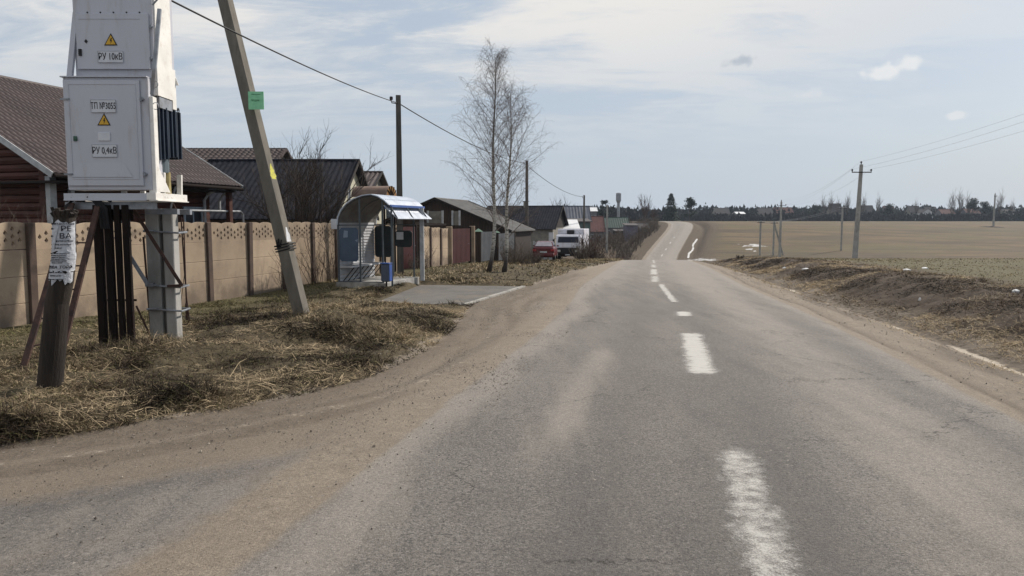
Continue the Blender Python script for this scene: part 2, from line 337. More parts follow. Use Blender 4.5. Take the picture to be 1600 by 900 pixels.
# ground / road shader shared pieces ------------------------------------------------
def surface_material(name):
    t = NT(name); w = t.co('world')
    a1 = t.attr('m1'); a2 = t.attr('m2'); s1 = t.n('ShaderNodeSeparateColor'); s2 = t.n('ShaderNodeSeparateColor')
    t.l(a1.outputs['Color'], s1.inputs[0]); t.l(a2.outputs['Color'], s2.inputs[0])
    asph, sand, green = s1.outputs[0], s1.outputs[1], s1.outputs[2]
    snow, dark, field = s2.outputs[0], s2.outputs[1], s2.outputs[2]
    a3 = t.attr('m3'); s3 = t.n('ShaderNodeSeparateColor'); t.l(a3.outputs['Color'], s3.inputs[0])
    film_and_sheen = s3.outputs[0]; tyre = s3.outputs[1]; pale = s3.outputs[2]
    n1 = t.noise(w, .9, 8, .65); n2 = t.noise(w, 7, 8, .7); n3 = t.noise(w, 45, 6, .7); n4 = t.noise(w, 160, 3, .7)
    str_ = t.noise(t.co('world', (1, .09, 1), rot=(0,0,R(12))), 3.2, 6, .65)
    # dead grass / turf
    grass = t.mix(t.ramp(n2, .36, .66), (.042,.030,.020,1), (.125,.092,.058,1))
    grass = t.mix(t.ramp(n3, .42, .68, 0, .7), grass, (.035,.024,.016,1))
    gg = t.mix(t.ramp(n3, .35, .65), (.050,.046,.020,1), (.120,.102,.050,1))
    grass = t.mix(t.math('MULTIPLY', green, t.ramp(n1, .25, .6, .55, 1)), grass, gg)
    soil = t.mix(t.ramp(n2, .35, .65), (.028,.019,.014,1), (.070,.048,.031,1))
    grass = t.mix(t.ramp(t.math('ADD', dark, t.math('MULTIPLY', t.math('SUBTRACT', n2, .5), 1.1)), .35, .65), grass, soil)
    # ploughed field
    fl = t.noise(t.co('world', (.35, 2.2, 1), rot=(0,0,R(-14))), .22, 9, .66)
    fld = t.mix(t.ramp(fl, .36, .64), (.078,.052,.028,1), (.158,.110,.058,1))
    fld = t.mix(t.ramp(t.noise(w, .05, 6, .6), .40, .64, 0, .7), fld, (.100,.086,.038,1))
    fld = t.mix(t.ramp(n2, .4, .7, 0, .35), fld, (.05,.036,.026,1)); fld = t.mix(t.ramp(t.noise(t.co('world', (.02,.12,1), rot=(0,0,R(-10))), 1.0, 5, .6), .45, .62, .10, .5), fld, (.045,.036,.026,1))
    col = t.mix(field, grass, fld)
    # sand
    sn = t.mix(t.ramp(n2, .3, .7), (.205,.170,.132,1), (.305,.258,.203,1))
    sn = t.mix(t.ramp(n4, .40, .66, 0, .55), sn, (.12,.096,.075,1))
    sn = t.mix(t.ramp(n1, .35, .65, 0, .45), sn, (.215,.18,.145,1))
    sn = t.mix(t.math('MULTIPLY', tyre, t.ramp(n2, .25, .7, .45, 1)), sn, (.115,.090,.068,1))
    sn = t.mix(t.ramp(t.noise(w, 75, 4, .8), .50, .68, 0, .7), sn, (.075,.06,.048,1))
    sm = t.ramp(t.math('ADD', sand, t.math('MULTIPLY', t.math('SUBTRACT', t.math('ADD', t.math('MULTIPLY', n2, .6), t.math('MULTIPLY', n1, .4)), .5), .9)), .38, .62)
    col = t.mix(sm, col, sn)
    # asphalt
    av = t.voro(w, 85, 'F1', 'Color'); sv = t.n('ShaderNodeSeparateColor'); t.l(av, sv.inputs[0])
    ap = t.mix(t.ramp(n1, .3, .7), (.124,.111,.100,1), (.176,.159,.143,1))
    ap = t.mix(t.ramp(str_, .35, .65, 0, .6), ap, (.188,.167,.147,1))
    ap = t.mix(t.ramp(sv.outputs[0], .55, 1, 0, .5), ap, (.30,.28,.26,1))
    ap = t.mix(t.ramp(sv.outputs[1], .6, 1, 0, .75), ap, (.05,.047,.045,1))
    ap = t.mix(t.ramp(n4, .52, .72, 0, .6), ap, (.045,.042,.04,1))
    ap = t.mix(t.ramp(t.noise(w, 55, 3, .75), .52, .66, 0, .55), ap, (.055,.049,.044,1))
    ap = t.mix(t.ramp(t.noise(t.co('world', (1,1,1), loc=(5,3,0)), 70, 3, .75), .58, .70, 0, .5), ap, (.30,.275,.245,1))
    ap = t.mix(t.math('MULTIPLY', tyre, t.ramp(n2, .2, .8, .5, 1)), ap, (.088,.080,.074,1))
    fm = t.ramp(t.math('ADD', t.math('MULTIPLY', film_and_sheen, .62), t.math('MULTIPLY', t.math('SUBTRACT', t.math('ADD', t.math('MULTIPLY', str_, .35), t.math('ADD', t.math('MULTIPLY', n2, .3), t.math('MULTIPLY', n4, .5))), .575), 1.5)), .10, .62)
    ap = t.mix(t.math('MULTIPLY', fm, t.ramp(n4, .3, .62, .95, .55)), ap, (.268,.240,.208,1))
    wc = t.n('ShaderNodeVectorMath', operation='ADD'); nv = t.n('ShaderNodeTexNoise'); t.l(w, nv.inputs['Vector']); nv.inputs['Scale'].default_value = 1.2; nv.inputs['Detail'].default_value = 6; nv.inputs['Roughness'].default_value = .7
    nsc = t.n('ShaderNodeVectorMath', operation='SCALE'); t.l(nv.outputs['Color'], nsc.inputs[0]); nsc.inputs['Scale'].default_value = 1.1
    t.l(w, wc.inputs[0]); t.l(nsc.outputs[0], wc.inputs[1])
    crk = t.math('MULTIPLY', t.ramp(t.voro(wc.outputs[0], .42, 'DISTANCE_TO_EDGE'), .007, .001), t.ramp(t.noise(w, .35, 3, .6), .46, .58))
    ap = t.mix(t.math('MULTIPLY', crk, .75), ap, (.028,.025,.022,1))
    am = t.ramp(t.math('ADD', asph, t.math('MULTIPLY', t.math('SUBTRACT', t.math('ADD', t.math('MULTIPLY', n2, .5), t.math('MULTIPLY', n1, .5)), .5), 1.0)), .36, .64)
    col = t.mix(am, col, ap)
    col = t.mix(t.ramp(t.math('ADD', pale, t.math('MULTIPLY', t.math('SUBTRACT', n2, .5), 1.2)), .42, .6), col, (.37,.32,.26,1))
    # pebbles
    pb = t.voro(w, 26, 'F1'); pc = t.n('ShaderNodeSeparateColor'); t.l(t.voro(w, 26, 'F1', 'Color'), pc.inputs[0])
    pm_ = t.math('MULTIPLY', t.ramp(pb, .30, .22), t.math('GREATER_THAN', pc.outputs[2], .93))
    pm_ = t.math('MULTIPLY', pm_, t.math('SUBTRACT', 1.0, field))
    col = t.mix(pm_, col, t.mix(pc.outputs[0], (.05,.045,.04,1), (.27,.24,.21,1)))
    gr = t.math('ADD', t.math('MULTIPLY', t.noise(w, 130, 2, .8), .6), t.math('MULTIPLY', t.noise(w, 38, 3, .8), .4))
    gv = t.n('ShaderNodeVectorMath', operation='SCALE'); t.l(col, gv.inputs[0]); t.l(t.ramp(gr, .34, .66, .62, 1.38), gv.inputs['Scale']); col = gv.outputs[0]
    sw = t.ramp(t.math('ADD', snow, t.math('MULTIPLY', t.math('SUBTRACT', t.noise(w, .9, 8, .8), .5), 2.4)), .55, .70)
    col = t.mix(sw, col, (.46,.455,.45,1))
    h = t.math('ADD', t.math('MULTIPLY', n3, .5), t.math('MULTIPLY', n4, .5))
    t.bump(h, .9, .016)
    return t.set(Base_Color=col, Roughness=t.ramp(asph, 0, 1, .95, .8), Specular_IOR_Level=.25)
GROUND = surface_material('ground_surface'); 

# ------------------------------------------------------------------ terrain functions
def vnoise(x, y, seed=0):
    x = np.asarray(x, float); y = np.asarray(y, float)
    xi = np.floor(x).astype(np.int64); yi = np.floor(y).astype(np.int64); fx = x - xi; fy = y - yi
    fx = fx*fx*(3-2*fx); fy = fy*fy*(3-2*fy)
    def h(a, b):
        n = (a*374761393 + b*668265263 + seed*1442695041) & 0xFFFFFFFF
        n = ((n ^ (n >> 13)) * 1274126177) & 0xFFFFFFFF
        return ((n ^ (n >> 16)) & 0xFFFF) / 65535.0
    return (h(xi,yi)*(1-fx)+h(xi+1,yi)*fx)*(1-fy) + (h(xi,yi+1)*(1-fx)+h(xi+1,yi+1)*fx)*fy
def fbm(x, y, o=4, seed=0):
    r = 0; a = .5; t_ = 0
    for i in range(o): r = r + a*vnoise(np.asarray(x)*2**i+i*17.3, np.asarray(y)*2**i-i*9.1, seed+i); t_ += a; a *= .5
    return r/t_
def sst(a, b, x):
    t_ = np.clip((np.asarray(x, float)-a)/(b-a), 0, 1); return t_*t_*(3-2*t_)
def smooth_interp(xs, ys):
    xx = np.linspace(xs[0], xs[-1], 4000); yy = np.interp(xx, xs, ys)
    # variable smoothing: the farther out the wider
    out = yy.copy()
    for i in (0, 1): 
        w = np.clip(np.abs(xx)*.06, .6, 9)
        cs = np.concatenate([[0], np.cumsum(out)]); step = xx[1]-xx[0]
        k = np.maximum((w/step).astype(int), 1)
        lo = np.clip(np.arange(4000)-k, 0, 3999); hi = np.clip(np.arange(4000)+k, 0, 3999)
        out = (cs[hi+1]-cs[lo])/(hi+1-lo)
    return lambda q: np.interp(q, xx, out)
XC = smooth_interp([-30,0,6.3,12.4,17,25,40,64,100,134,160,185,200,225,260], [-5.6,.55,1.86,3.1,3.95,5.1,8.0,12.4,20.0,26.9,34.8,42.8,45.5,44,38])
ZR = smooth_interp([-30,0,6.3,12,18,25,40,64,80,100,115,134,160,185,200,230,300], [.0,0,-.05,-.18,-.30,-.40,-.75,-1.5,-3.2,-5.2,-5.7,-5.0,-2.3,.7,1.68,1.85,1.4])
ZL = smooth_interp([-30,0,14,26,36,50,59,70,85,110,150,180,220,260,300], [-.1,-.12,-.28,-.35,-.48,-.95,-1.5,-1.75,-2.2,-2.5,-2.6,-1.7,.1,1.45,1.4])
EDGE = smooth_interp([-30,3.9,4.6,5.3,5.87,6.84,8.2,10,11.9,15.5,17.5,19,23.5,24.5,30,45,60,70,100,134,160,185,200,225,260],
                     [-40,-20,-9.5,-6.2,-4.1,-2.95,-1.85,-1.4,-1.15,-1.05,-1.1,-.9,.1,.7,1.8,5.3,8.9,11.0,17.0,23.2,31.2,39.2,41.9,40.4,34.4])
FLX = lambda d: -12.74 + .26*np.asarray(d, float)          # the long fence line
def terrain(X, d, detail=True):
    X = np.asarray(X, float); d = np.asarray(d, float)
    s = X - XC(d)
    zr = ZR(d)
    k = np.clip(1 - .0034*np.maximum(s-12, 0), .55, 1)
    zright = ZR(np.where(d > 115, 115+(d-115)*k, d))
    z = np.where(s > 0, zr*(1-sst(2.5, 12, s)) + zright*sst(2.5, 12, s), zr)
    wl = sst(3.4, 11, -s)
    z = z*(1-wl) + ZL(d)*wl
    # right verge: shoulder, ditch, bank
    fade = 1 - .55*sst(35, 70, d)
    near = 1 - sst(95, 125, d)
    z = z - (.04*np.clip(s-2.5, 0, 2) + .14*np.exp(-((s-4.5)/.42)**2))*near*(s > 0)
    bankn = (fbm(X*.8, d*.8, 4, 5)-.5)*.5
    z = z + (.52*sst(4.9, 7.0, s+bankn) - .12*sst(8, 16, s))*fade*near
    z = z - .9*np.exp(-((s-5.2)/1.3)**2)*sst(125, 150, d)*(1-sst(190, 215, d))
    # ruts
    wob = (fbm(d*.5, d*0, 3, 3)-.5)*.3
    z = z - .028*np.exp(-((s-3.05-wob)/.09)**2)*near - .02*np.exp(-((s-3.7-wob)/.15)**2)*near
    # left verge
    e = X - EDGE(d)
    zn = 1 - sst(40, 80, d)
    z = z + .10*sst(.15, -.5, e)*zn*(1-sst(14, 17.5, d)*(1-sst(24, 26, d)))
    z = z - .03*np.exp(-((e-.55-.35*(fbm(d*.4, X*.4, 2, 9)-.5))/.13)**2)*(1-sst(16, 18, d))*sst(-9, -5, X)
    z = z - .018*np.exp(-((s+3.6+.2*wob)/.2)**2)*(1-sst(30, 50, d))
    def g(cx, cd_, a, rx, rd, rot=0):
        dx = X-cx; dd = d-cd_; c_, s_ = math.cos(rot), math.sin(rot)
        u = dx*c_+dd*s_; v_ = -dx*s_+dd*c_
        return a*np.exp(-(u/rx)**2-(v_/rd)**2)
    z = z + g(-3.9,11.0,.26,1.6,.6,.5) + g(-3.2,12.9,.30,1.2,.7,.8) + g(-4.6,9.6,.17,1.3,.6,.3) + g(-2.6,15.2,.16,1.2,.9,1) + g(-5.8,8.0,.10,1.4,.8)
    z = z + g(-4.3,23.6,.17,2.6,2.0) + g(-.3,33,.22,3,1.6,.7) + g(-1.5,27.5,.10,1.6,1.6)
    # pad by the bus shelter is level
    if detail:
        out = sst(.1, -.4, e)*(s < -2.6)
        bank = sst(4.6, 5.4, s)*(1-sst(8, 11, s)) 
        amp = (.006 + .02*(s > 0)*0 + .12*out*sst(-9, -4, X-FLX(d)+.0*X-6)*0 + .17*out*sst(-.5, 2.2, X-FLX(d))*(1-sst(30, 60, d)) + .16*bank + .02*sst(9, 12, s))
        amp = amp*np.where(np.abs(s) < 2.75, 0, 1)*sst(2.75, 3.1, np.abs(s))
        z = z + amp*((fbm(X*1.3, d*1.3, 5, 21)-.5)*1.3 + (fbm(X*5, d*5, 3, 31)-.5)*.55)
        z = z + (fbm(X*.012, d*.012, 3, 77)-.5)*1.0*sst(330, 800, d)
    # pit the pad flat
    pad = padmask(X, d)
    z = z*(1-pad) + (ZR(d)*.5+ZL(d)*.5-.0)*pad
    return z
PAD = [(-3.45,18.7),(-1.25,18.0),(.30,23.9),(-3.05,24.6)]
def padmask(X, d, soft=.25):
    m = np.ones_like(np.asarray(X, float)+np.asarray(d, float))
    n = len(PAD)
    for i in range(n):
        a = PAD[i]; b = PAD[(i+1) % n]
        ex, ey = b[0]-a[0], b[1]-a[1]; L = math.hypot(ex, ey)
        dist = (ex*(d-a[1]) - ey*(X-a[0]))/L
        m = m*sst(-soft, 0, dist)
    return m
def TZ(x, d): return float(terrain(np.array([x]), np.array([d]))[0])
def G(px, py, lo=3., hi=400.):
    "where the ray through photo pixel (px, py) meets the ground"
    ds = np.geomspace(lo, hi, 1500)
    u, w = (px - 800) / F, (450 - py) / F
    y = math.cos(PITCH) + w*math.sin(PITCH); z = -math.sin(PITCH) + w*math.cos(PITCH)
    X = u*ds/y; Z = CAMZ + z*ds/y
    T = terrain(X, ds); i = np.argmax(Z < T) if (Z < T).any() else len(ds)-1
    return Vector((float(X[i]), float(ds[i]), float(T[i])))
def on(px, d, dz=0):
    "ground point at distance d in photo column px"
    x = PX(px, d, 0); z = TZ(x, d); x = PX(px, d, z); return Vector((x, d, TZ(x, d)+dz))

_ed = np.concatenate([np.linspace(3.9, 8, 120), np.linspace(8.1, 45, 160)]); _ex = EDGE(_ed)
_el = np.concatenate([[0], np.cumsum(np.hypot(np.diff(_ex), np.diff(_ed)))])
def edge_coords(X, d):
    "distance from the grass edge and length along it, near the camera"
    dist = np.full(X.shape, 9.); al = np.zeros(X.shape); idx = np.where((d < 42) & (X-EDGE(d) > -1) & (X-XC(d) < 1) & (X > -14))[0] if X.ndim == 1 else None
    for c in np.array_split(idx, max(1, len(idx)//20000)):
        D2 = (X[c][:,None]-_ex[None])**2+(d[c][:,None]-_ed[None])**2; j = D2.argmin(1); dist[c] = np.sqrt(D2[np.arange(len(c)), j])*np.sign(X[c]-EDGE(d[c])+1e-6); al[c] = _el[j]
    return dist, al
def masks(X, d):
    s = X - XC(d); e = X - EDGE(d); q_, al = edge_coords(X, d)
    asph = sst(2.95, 2.45, np.abs(s))
    right_field = sst(9, 16, s+4*(fbm(X*.15, d*.15, 3, 8)-.5))
    # left apron: gravelly old asphalt between the main road and the verge
    apr = sst(1.0, 2.0, q_)*(s < 0)*(1-sst(30, 40, d))*(q_ < 8.9)
    lay = sst(-2.9, -3.5, s)*apr
    asph = np.maximum(asph, lay*(.42+.38*fbm(q_*1.6, al*.25, 4, 12)))
    sand = np.zeros_like(s)
    sand = np.maximum(sand, (1-.55*sst(80, 130, d)*sst(-3.0, -3.6, s))*(s < 0)*sst(-.45, .25, e+.5*(fbm(X*1.6, d*1.6, 4, 4)-.5)))
    sand = np.maximum(sand, (s > 0)*sst(4.5, 4.1, s+1.25*sst(38, 62, d))*(1-.5*sst(110,130,d)))
    ditch = (s > 4)*sst(5.6, 5.0, s)*.50*(1-sst(35,55,d))
    sand = np.maximum(sand, ditch*(1-sst(120, 130, d)))
    green = (s < 0)*sst(2.2, .5, X-FLX(d)-.6)*(d < 45)*(X > FLX(d)-1)
    green = np.maximum(green, sst(8.2, 10.5, s)*(1-sst(70, 90, d))*.95)
    green = np.maximum(green, (s < -3.5)*(1-sst(50,80,d))*.35)
    snow = np.exp(-((s-4.6-.7*(fbm(d*.12, d*0, 3, 2)-.5))/.22)**2)*sst(134, 137, d)*(1-sst(166, 170, d))*1.1
    snow = np.maximum(snow, .75*np.exp(-((d-131)/3.5)**2)*sst(3.4, 5, s)*(1-sst(9, 13, s)))
    pn = fbm(X*.45, d*.25, 4, 15)
    snow = np.maximum(snow, 1.1*sst(.60, .72, pn)*np.exp(-((d-150)/18)**2)*sst(6, 10, s)*(1-sst(14, 26, s)))
    dark = .55*((s > 0)*sst(4.9, 5.6, s)*(1-sst(7.2, 8.6, s)))*(1-.3*sst(60, 100, d))
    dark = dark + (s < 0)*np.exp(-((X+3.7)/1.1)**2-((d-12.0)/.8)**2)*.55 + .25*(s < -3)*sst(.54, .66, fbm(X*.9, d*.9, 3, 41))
    fieldm = np.maximum(sst(60, 80, d)*(s > 0)*sst(7, 12, s), right_field*sst(55, 75, d))
    fieldm = np.maximum(fieldm, sst(205, 230, d))
    trk = np.exp(-((d-(118+.42*(X-72)))/1.3)**2)*(X > 70)*(X < 260)
    dark = np.maximum(dark, .0)
    fieldm = np.where(trk > .35, fieldm*.35, fieldm); dark = dark+.9*trk
    fieldm = np.where(s < 0, np.maximum(sst(250, 270, d), 0), fieldm)
    film_and_sheen = .75*np.exp(-((s+2.55+.5*(fbm(d*.5,d*0,3,92)-.5))/.32)**2) + .62*np.exp(-((s-1.45)/.6)**2) + .55*np.exp(-((s-2.7)/.3)**2) + .12 + .55*sst(9, 38, d)  # last term: grazing sheen of the far road, painted in with the dust
    film_and_sheen = film_and_sheen + .75*np.exp(-((s+1.45)/.22)**2)*sst(4.6, 6.5, d)*(1-sst(10.5, 11.3, d))
    film_and_sheen = film_and_sheen + .30*np.exp(-((s+3.2+.5*(fbm(d*.6,d*0,3,91)-.5))/.35)**2)
    film_and_sheen = film_and_sheen + .30*lay*(.3+.9*sst(.4,.65,fbm(q_*2.2, al*.15, 4, 47)))
    tyre = .5*np.exp(-((s+.95)/.35)**2) + .45*np.exp(-((s-.35)/.3)**2)*(1-sst(20, 40, d)) + .35*np.exp(-((s-2.1)/.3)**2) + .5*sst(7,2,d)*np.exp(-((s+.6)/1.1)**2)
    tyre = tyre + sst(-2.75, -3.9, s+.8*(fbm(X*.9, d*.6, 3, 66)-.5))*(e > 0)*(1-sst(28, 40, d))*(.75*sst(.52, .66, fbm(q_*4.5, al*.22, 4, 33))*sst(2.2,1.0,q_)+.38+.3*fbm(q_*2.5, al*.8, 4, 35)+.55*sst(.5,.1,q_)+.7*np.exp(-((q_-.55-.25*(fbm(al*.5, al*0, 2, 5)-.5))/.07)**2))
    tyre = tyre + (s > 2.6)*.95*np.exp(-((s-3.05-.3*(fbm(d*.5, d*0, 3, 3)-.5))/.07)**2) + (s > 2.6)*(.25+.8*sst(.48,.62,fbm(s*3.5, d*.3, 4, 39)))*sst(3.1,3.6,s) + .30*sst(.5,.68,fbm(s*2.2, d*.12, 4, 37))*(np.abs(s) < 2.6)
    wb = (fbm(d*.9, d*0+3, 3, 3)-.5)*.35
    pale = np.exp(-((s-4.40-wb*1.3)/.15)**2)*(d > 5)*(1-sst(26, 34, d))*(.45+.42*sst(.4,.6,fbm(d*.8, d*0, 3, 77)))
    pale = np.maximum(pale, .42*np.exp(-((s-3.45-wb)/.10)**2)*(1-sst(40, 60, d)))
    pale = np.maximum(pale, .40*np.exp(-((q_-.75)/.16)**2)*(s < -3)*(1-sst(16, 18, d)))
    return [np.clip(q, 0, 1) for q in (asph, sand, green, snow, dark, fieldm, film_and_sheen, tyre, pale)]
def grid_mesh(name, S, D, mat, lift=0., Xfun=None):
    SS, DD = np.meshgrid(S, D); X = SS + XC(DD)
    if Xfun: X = Xfun(SS, DD)
    Z = terrain(X, DD) + lift
    n, m = DD.shape
    co = np.stack([X, DD, Z], -1).reshape(-1, 3)
    idx = np.arange(n*m).reshape(n, m)
    f = np.stack([idx[:-1,:-1], idx[:-1,1:], idx[1:,1:], idx[1:,:-1]], -1).reshape(-1, 4)
    me = bpy.data.meshes.new(name); me.vertices.add(len(co)); me.vertices.foreach_set('co', co.astype(np.float32).ravel())
    me.loops.add(f.size); me.loops.foreach_set('vertex_index', f.astype(np.int32).ravel())
    me.polygons.add(len(f)); me.polygons.foreach_set('loop_start', np.arange(0, f.size, 4, dtype=np.int32)); me.polygons.foreach_set('loop_total', np.full(len(f), 4, np.int32))
    me.polygons.foreach_set('use_smooth', np.ones(len(f), bool)); me.update(calc_edges=True)
    ms = masks(co[:,0], co[:,1])
    for j in range(3):
        a = me.attributes.new('m%d' % (j+1), 'FLOAT_COLOR', 'POINT')
        c = np.ones((len(co), 4), np.float32)
        for q in range(3): c[:, q] = ms[j*3+q]
        a.data.foreach_set('color', c.ravel())
    me.materials.append(mat); o = bpy.data.objects.new(name, me); COL.objects.link(o); return o
def steps(a, b, st, gr, mx):
    r = [a]; q = st
    while r[-1] < b: r.append(r[-1]+q); q = min(q*gr, mx)
    return r
S = sorted(set([-x for x in steps(12, 2200, .2, 1.09, 60)] + list(np.arange(-12, 9.01, .10)) + steps(9.1, 2200, .15, 1.08, 60)))
D = list(np.arange(-14, 2, .35)) + list(np.arange(2, 22, .09)) + steps(22, 1700, .12, 1.018, 12)
ground = grid_mesh('ground', np.array(S), np.array(D), GROUND); ground['kind'] = 'structure'
Dr = list(np.arange(-14, 2, .3)) + list(np.arange(2, 20, .12)) + steps(20, 236, .15, 1.02, 1.2)
road = grid_mesh('road', np.arange(-2.7, 2.701, .15), np.array(Dr), GROUND, .006); road['kind'] = 'structure'
# remove the ground's road-side z fighting: the road rides 6 mm above

# worn centre line dashes
def marking(d0, d1, w, off=0., strength=1.):
    t_ = bpy.data.materials.get('worn_road_paint')
    n = max(6, int((d1-d0)/.12)); m = 9
    vs = []; uv = []
    for i in range(n+1):
        for j in range(m):
            d = d0+(d1-d0)*i/n; s = off+w*(j/(m-1)-.5); x = float(XC(d))+s+.07*(float(fbm(np.array([d*1.7]), np.array([j*.6]), 3, 19)[0])-.5)
            vs.append((x, d, float(terrain(np.array([x]), np.array([d]))[0])+.011)); uv.append((min(j, m-1-j)/((m-1)/2), min(i, n-i)*((d1-d0)/n)/.35))
    fs = [(i*m+j, i*m+j+1, (i+1)*m+j+1, (i+1)*m+j) for i in range(n) for j in range(m-1)]
    me = bpy.data.meshes.new('road_marking'); me.from_pydata(vs, [], fs); me.update()
    a = me.attributes.new('edge', 'FLOAT_COLOR', 'POINT')
    a.data.foreach_set('color', np.array([(u, min(v, 1), strength, 1) for u, v in uv], np.float32).ravel())
    me.materials.append(t_); o = bpy.data.objects.new('road_marking', me); COL.objects.link(o); o['kind'] = 'structure'
t = NT('worn_road_paint'); w = t.co('world'); at = t.attr('edge'); sc_ = t.n('ShaderNodeSeparateColor'); t.l(at.outputs['Color'], sc_.inputs[0])
nz = t.math('ADD', t.math('MULTIPLY', t.noise(w, 9, 8, .7), .55), t.math('MULTIPLY', t.noise(w, 90, 4, .75), .45))
ed = t.math('MULTIPLY', t.ramp(sc_.outputs[0], 0, .9), t.ramp(sc_.outputs[1], 0, 1))
al = t.ramp(t.math('ADD', t.math('MULTIPLY', t.math('MULTIPLY', ed, sc_.outputs[2]), .62), t.math('MULTIPLY', t.math('SUBTRACT', nz, .5), 1.7)), .10, .62, 0, .80)
t.set(Base_Color=t.mix(t.noise(w, 60, 3), (.58,.56,.52,1), (.45,.43,.40,1)), Roughness=.85, Alpha=al)
for a in ((2.6,5.85,.56,.03,.62),(8.7,12.9,.62,-.06,1.0),(15.3,16.6,.55,-.02,1.1),(18.6,25.5,.38,-.05,.85),(26.5,31,.62,-.25,.78),(32,38,.7,-.3,.85),(40,46,.6,-.3,.75),(49,60,.5,-.2,.7),
          (136,139,.45,-.2,1.2),(145,147.5,.45,-.2,1.2),(154,157,.45,-.2,1.2),(163,165,.45,-.2,1.1)): marking(*a)
# bus stop pad with kerb
pm1 = MB()
n = 14
def padpt(u, v_):
    a, b, c_, e_ = [Vector((*q, 0)) for q in PAD]
    p = (a*(1-u)+b*u)*(1-v_) + (e_*(1-u)+c_*u)*v_
    return Vector((p.x, p.y, float(ZR(p.y))*.5+float(ZL(p.y))*.5+.012))
vs = [padpt(i/n, j/n) for j in range(n+1) for i in range(n+1)]
pm1.add(vs, [(j*(n+1)+i, j*(n+1)+i+1, (j+1)*(n+1)+i+1, (j+1)*(n+1)+i) for j in range(n) for i in range(n)])
for i in range(n):
    for e0, e1 in (((i/n, 0), ((i+1)/n, 0)), ((0, (i+1)/n), (0, i/n)), (((i+1)/n, 1), (i/n, 1))):
        a, b = padpt(*e0), padpt(*e1); pm1.add([a, b, b-Vector((0,0,.2)), a-Vector((0,0,.2))], [(3,2,1,0)])
M['pad'] = pm('cracked_pad_asphalt', (.135,.126,.115), (.10,.094,.086), 1.6, .9, bump=.9, bs=60, dirt=(.20,.165,.125), dscale=.8)
pad = pm1.build('bus_stop_pavement', M['pad']); pad['kind'] = 'structure'
kb = MB()
ka, kc = padpt(1, 0), padpt(1, 1); dirk = (kc-ka).normalized(); sk = Vector((dirk.y, -dirk.x, 0)).normalized()
for i in range(6):
    a = ka+(kc-ka)*(i/6+.004); b = ka+(kc-ka)*((i+1)/6-.004); zz = Vector((0,0,.012*random.random()-.01))
    kb.bar(a+sk*.08+zz-Vector((0,0,.07)), b+sk*.08+zz-Vector((0,0,.07)), .13, .2)
kbo = kb.build('kerb', M['stone']); kbo['kind'] = 'structure'

# ------------------------------------------------------------------ transformer substation
def text_mesh(s, size, mat, name='lettering', parent=None, Mx=None, width=None, bold=0., font=None):
    cu = bpy.data.curves.new('t', 'FONT'); cu.body = s; cu.size = size; cu.align_x = 'CENTER'; cu.align_y = 'CENTER'; cu.extrude = .0015; cu.offset = bold; cu.resolution_u = 3
    ob = bpy.data.objects.new('t', cu); COL.objects.link(ob)
    dg = bpy.context.evaluated_depsgraph_get(); me = bpy.data.meshes.new_from_object(ob.evaluated_get(dg)); bpy.data.objects.remove(ob)
    me.name = name
    if width and len(me.vertices):
        xs = [v.co.x for v in me.vertices]; k = width/(max(xs)-min(xs)); me.transform(Matrix.Diagonal((k, 1, 1, 1)))
    if Mx: me.transform(Mx)
    me.materials.clear(); me.materials.append(mat)
    o = bpy.data.objects.new(name, me); COL.objects.link(o)
    if parent: o.parent = parent; me.transform(pmatrix(parent).inverted())
    return o
FACE = Matrix.Rotation(math.pi/2, 4, 'X')          # text facing the camera (-Y)
def at(p, R_=FACE): return Matrix.Translation(p) @ R_
sub = thing('transformer_substation', (-5.75, 10.8, TZ(-5.75, 10.8)), 0, 'tall pale grey transformer cabinets with warning signs raised on posts in front of the fence', 'transformer')
DF = 10.5
a = P(107, 297, DF); b = P(228, 121, DF); x0, x1, z0, z1 = a.x, b.x+.02, a.z, b.z
mb = MB(); mb.cbox(x0, x1, DF, DF+.34, z0, z1, .008)
mb.box(x0-.02, x1+.0, DF-.035, DF+.34, z1, z1+.015)         # drip lip
mb.box(x0+.01, x1, DF-.012, DF, z0-.10, z0-.045)
low = mb.build('lower_cabinet', M['cab_paint'], sub)
dx0, dx1, dz0, dz1 = x0+.055, P(222,200,DF).x, z0+.06, z1-.04
mb = MB(); mb.cbox(dx0-.04, dx1, DF-.03, DF-.002, dz0, dz1, .004); 
for q in ((dx0+.03, dx1-.05, dz1-.06, dz1-.05), (dx0+.03, dx1-.05, dz0+.09, dz0+.10)): mb.box(q[0], q[1], DF-.036, DF-.03, q[2], q[3])
for q in ((dx0+.03, dx0+.04), (dx1-.06, dx1-.05)): mb.box(q[0], q[1], DF-.036, DF-.03, dz0+.10, dz1-.06)
mb.add([(dx0+.10,DF-.031,dz0+.32),(dx1-.26,DF-.031,dz0+.32),(dx1-.14,DF-.040,dz0+.12),(dx0+.02,DF-.040,dz0+.12)], [(0,3,2,1)])
ldoor = mb.build('door', M['cab_paint'], low)
mb = MB()
for z in (z1-.30, z0+.22):
    MB().bar((x0-.03, DF-.02, z), (x0+.10, DF-.045, z), .025, .02).build('latch', M['galv'], low)
    MB().tube([(dx1+.02, DF-.03, z-.03), (dx1+.02, DF-.03, z+.03)], .014).box(dx1-.0, dx1+.05, DF-.034, DF-.005, z-.012, z+.012).build('hinge', M['galv'], low)
p = P(117, 216, DF-.04); mb = MB(); mb.cbox(p.x-.02, p.x+.03, DF-.05, DF-.03, p.z-.04, p.z+.03, .005); mb.bar((p.x, DF-.055, p.z), (p.x+.04, DF-.055, p.z-.015), .012)
mb.build('handle', pm('green_lock_paint', (.08,.16,.12), (.05,.09,.07), 9), low)
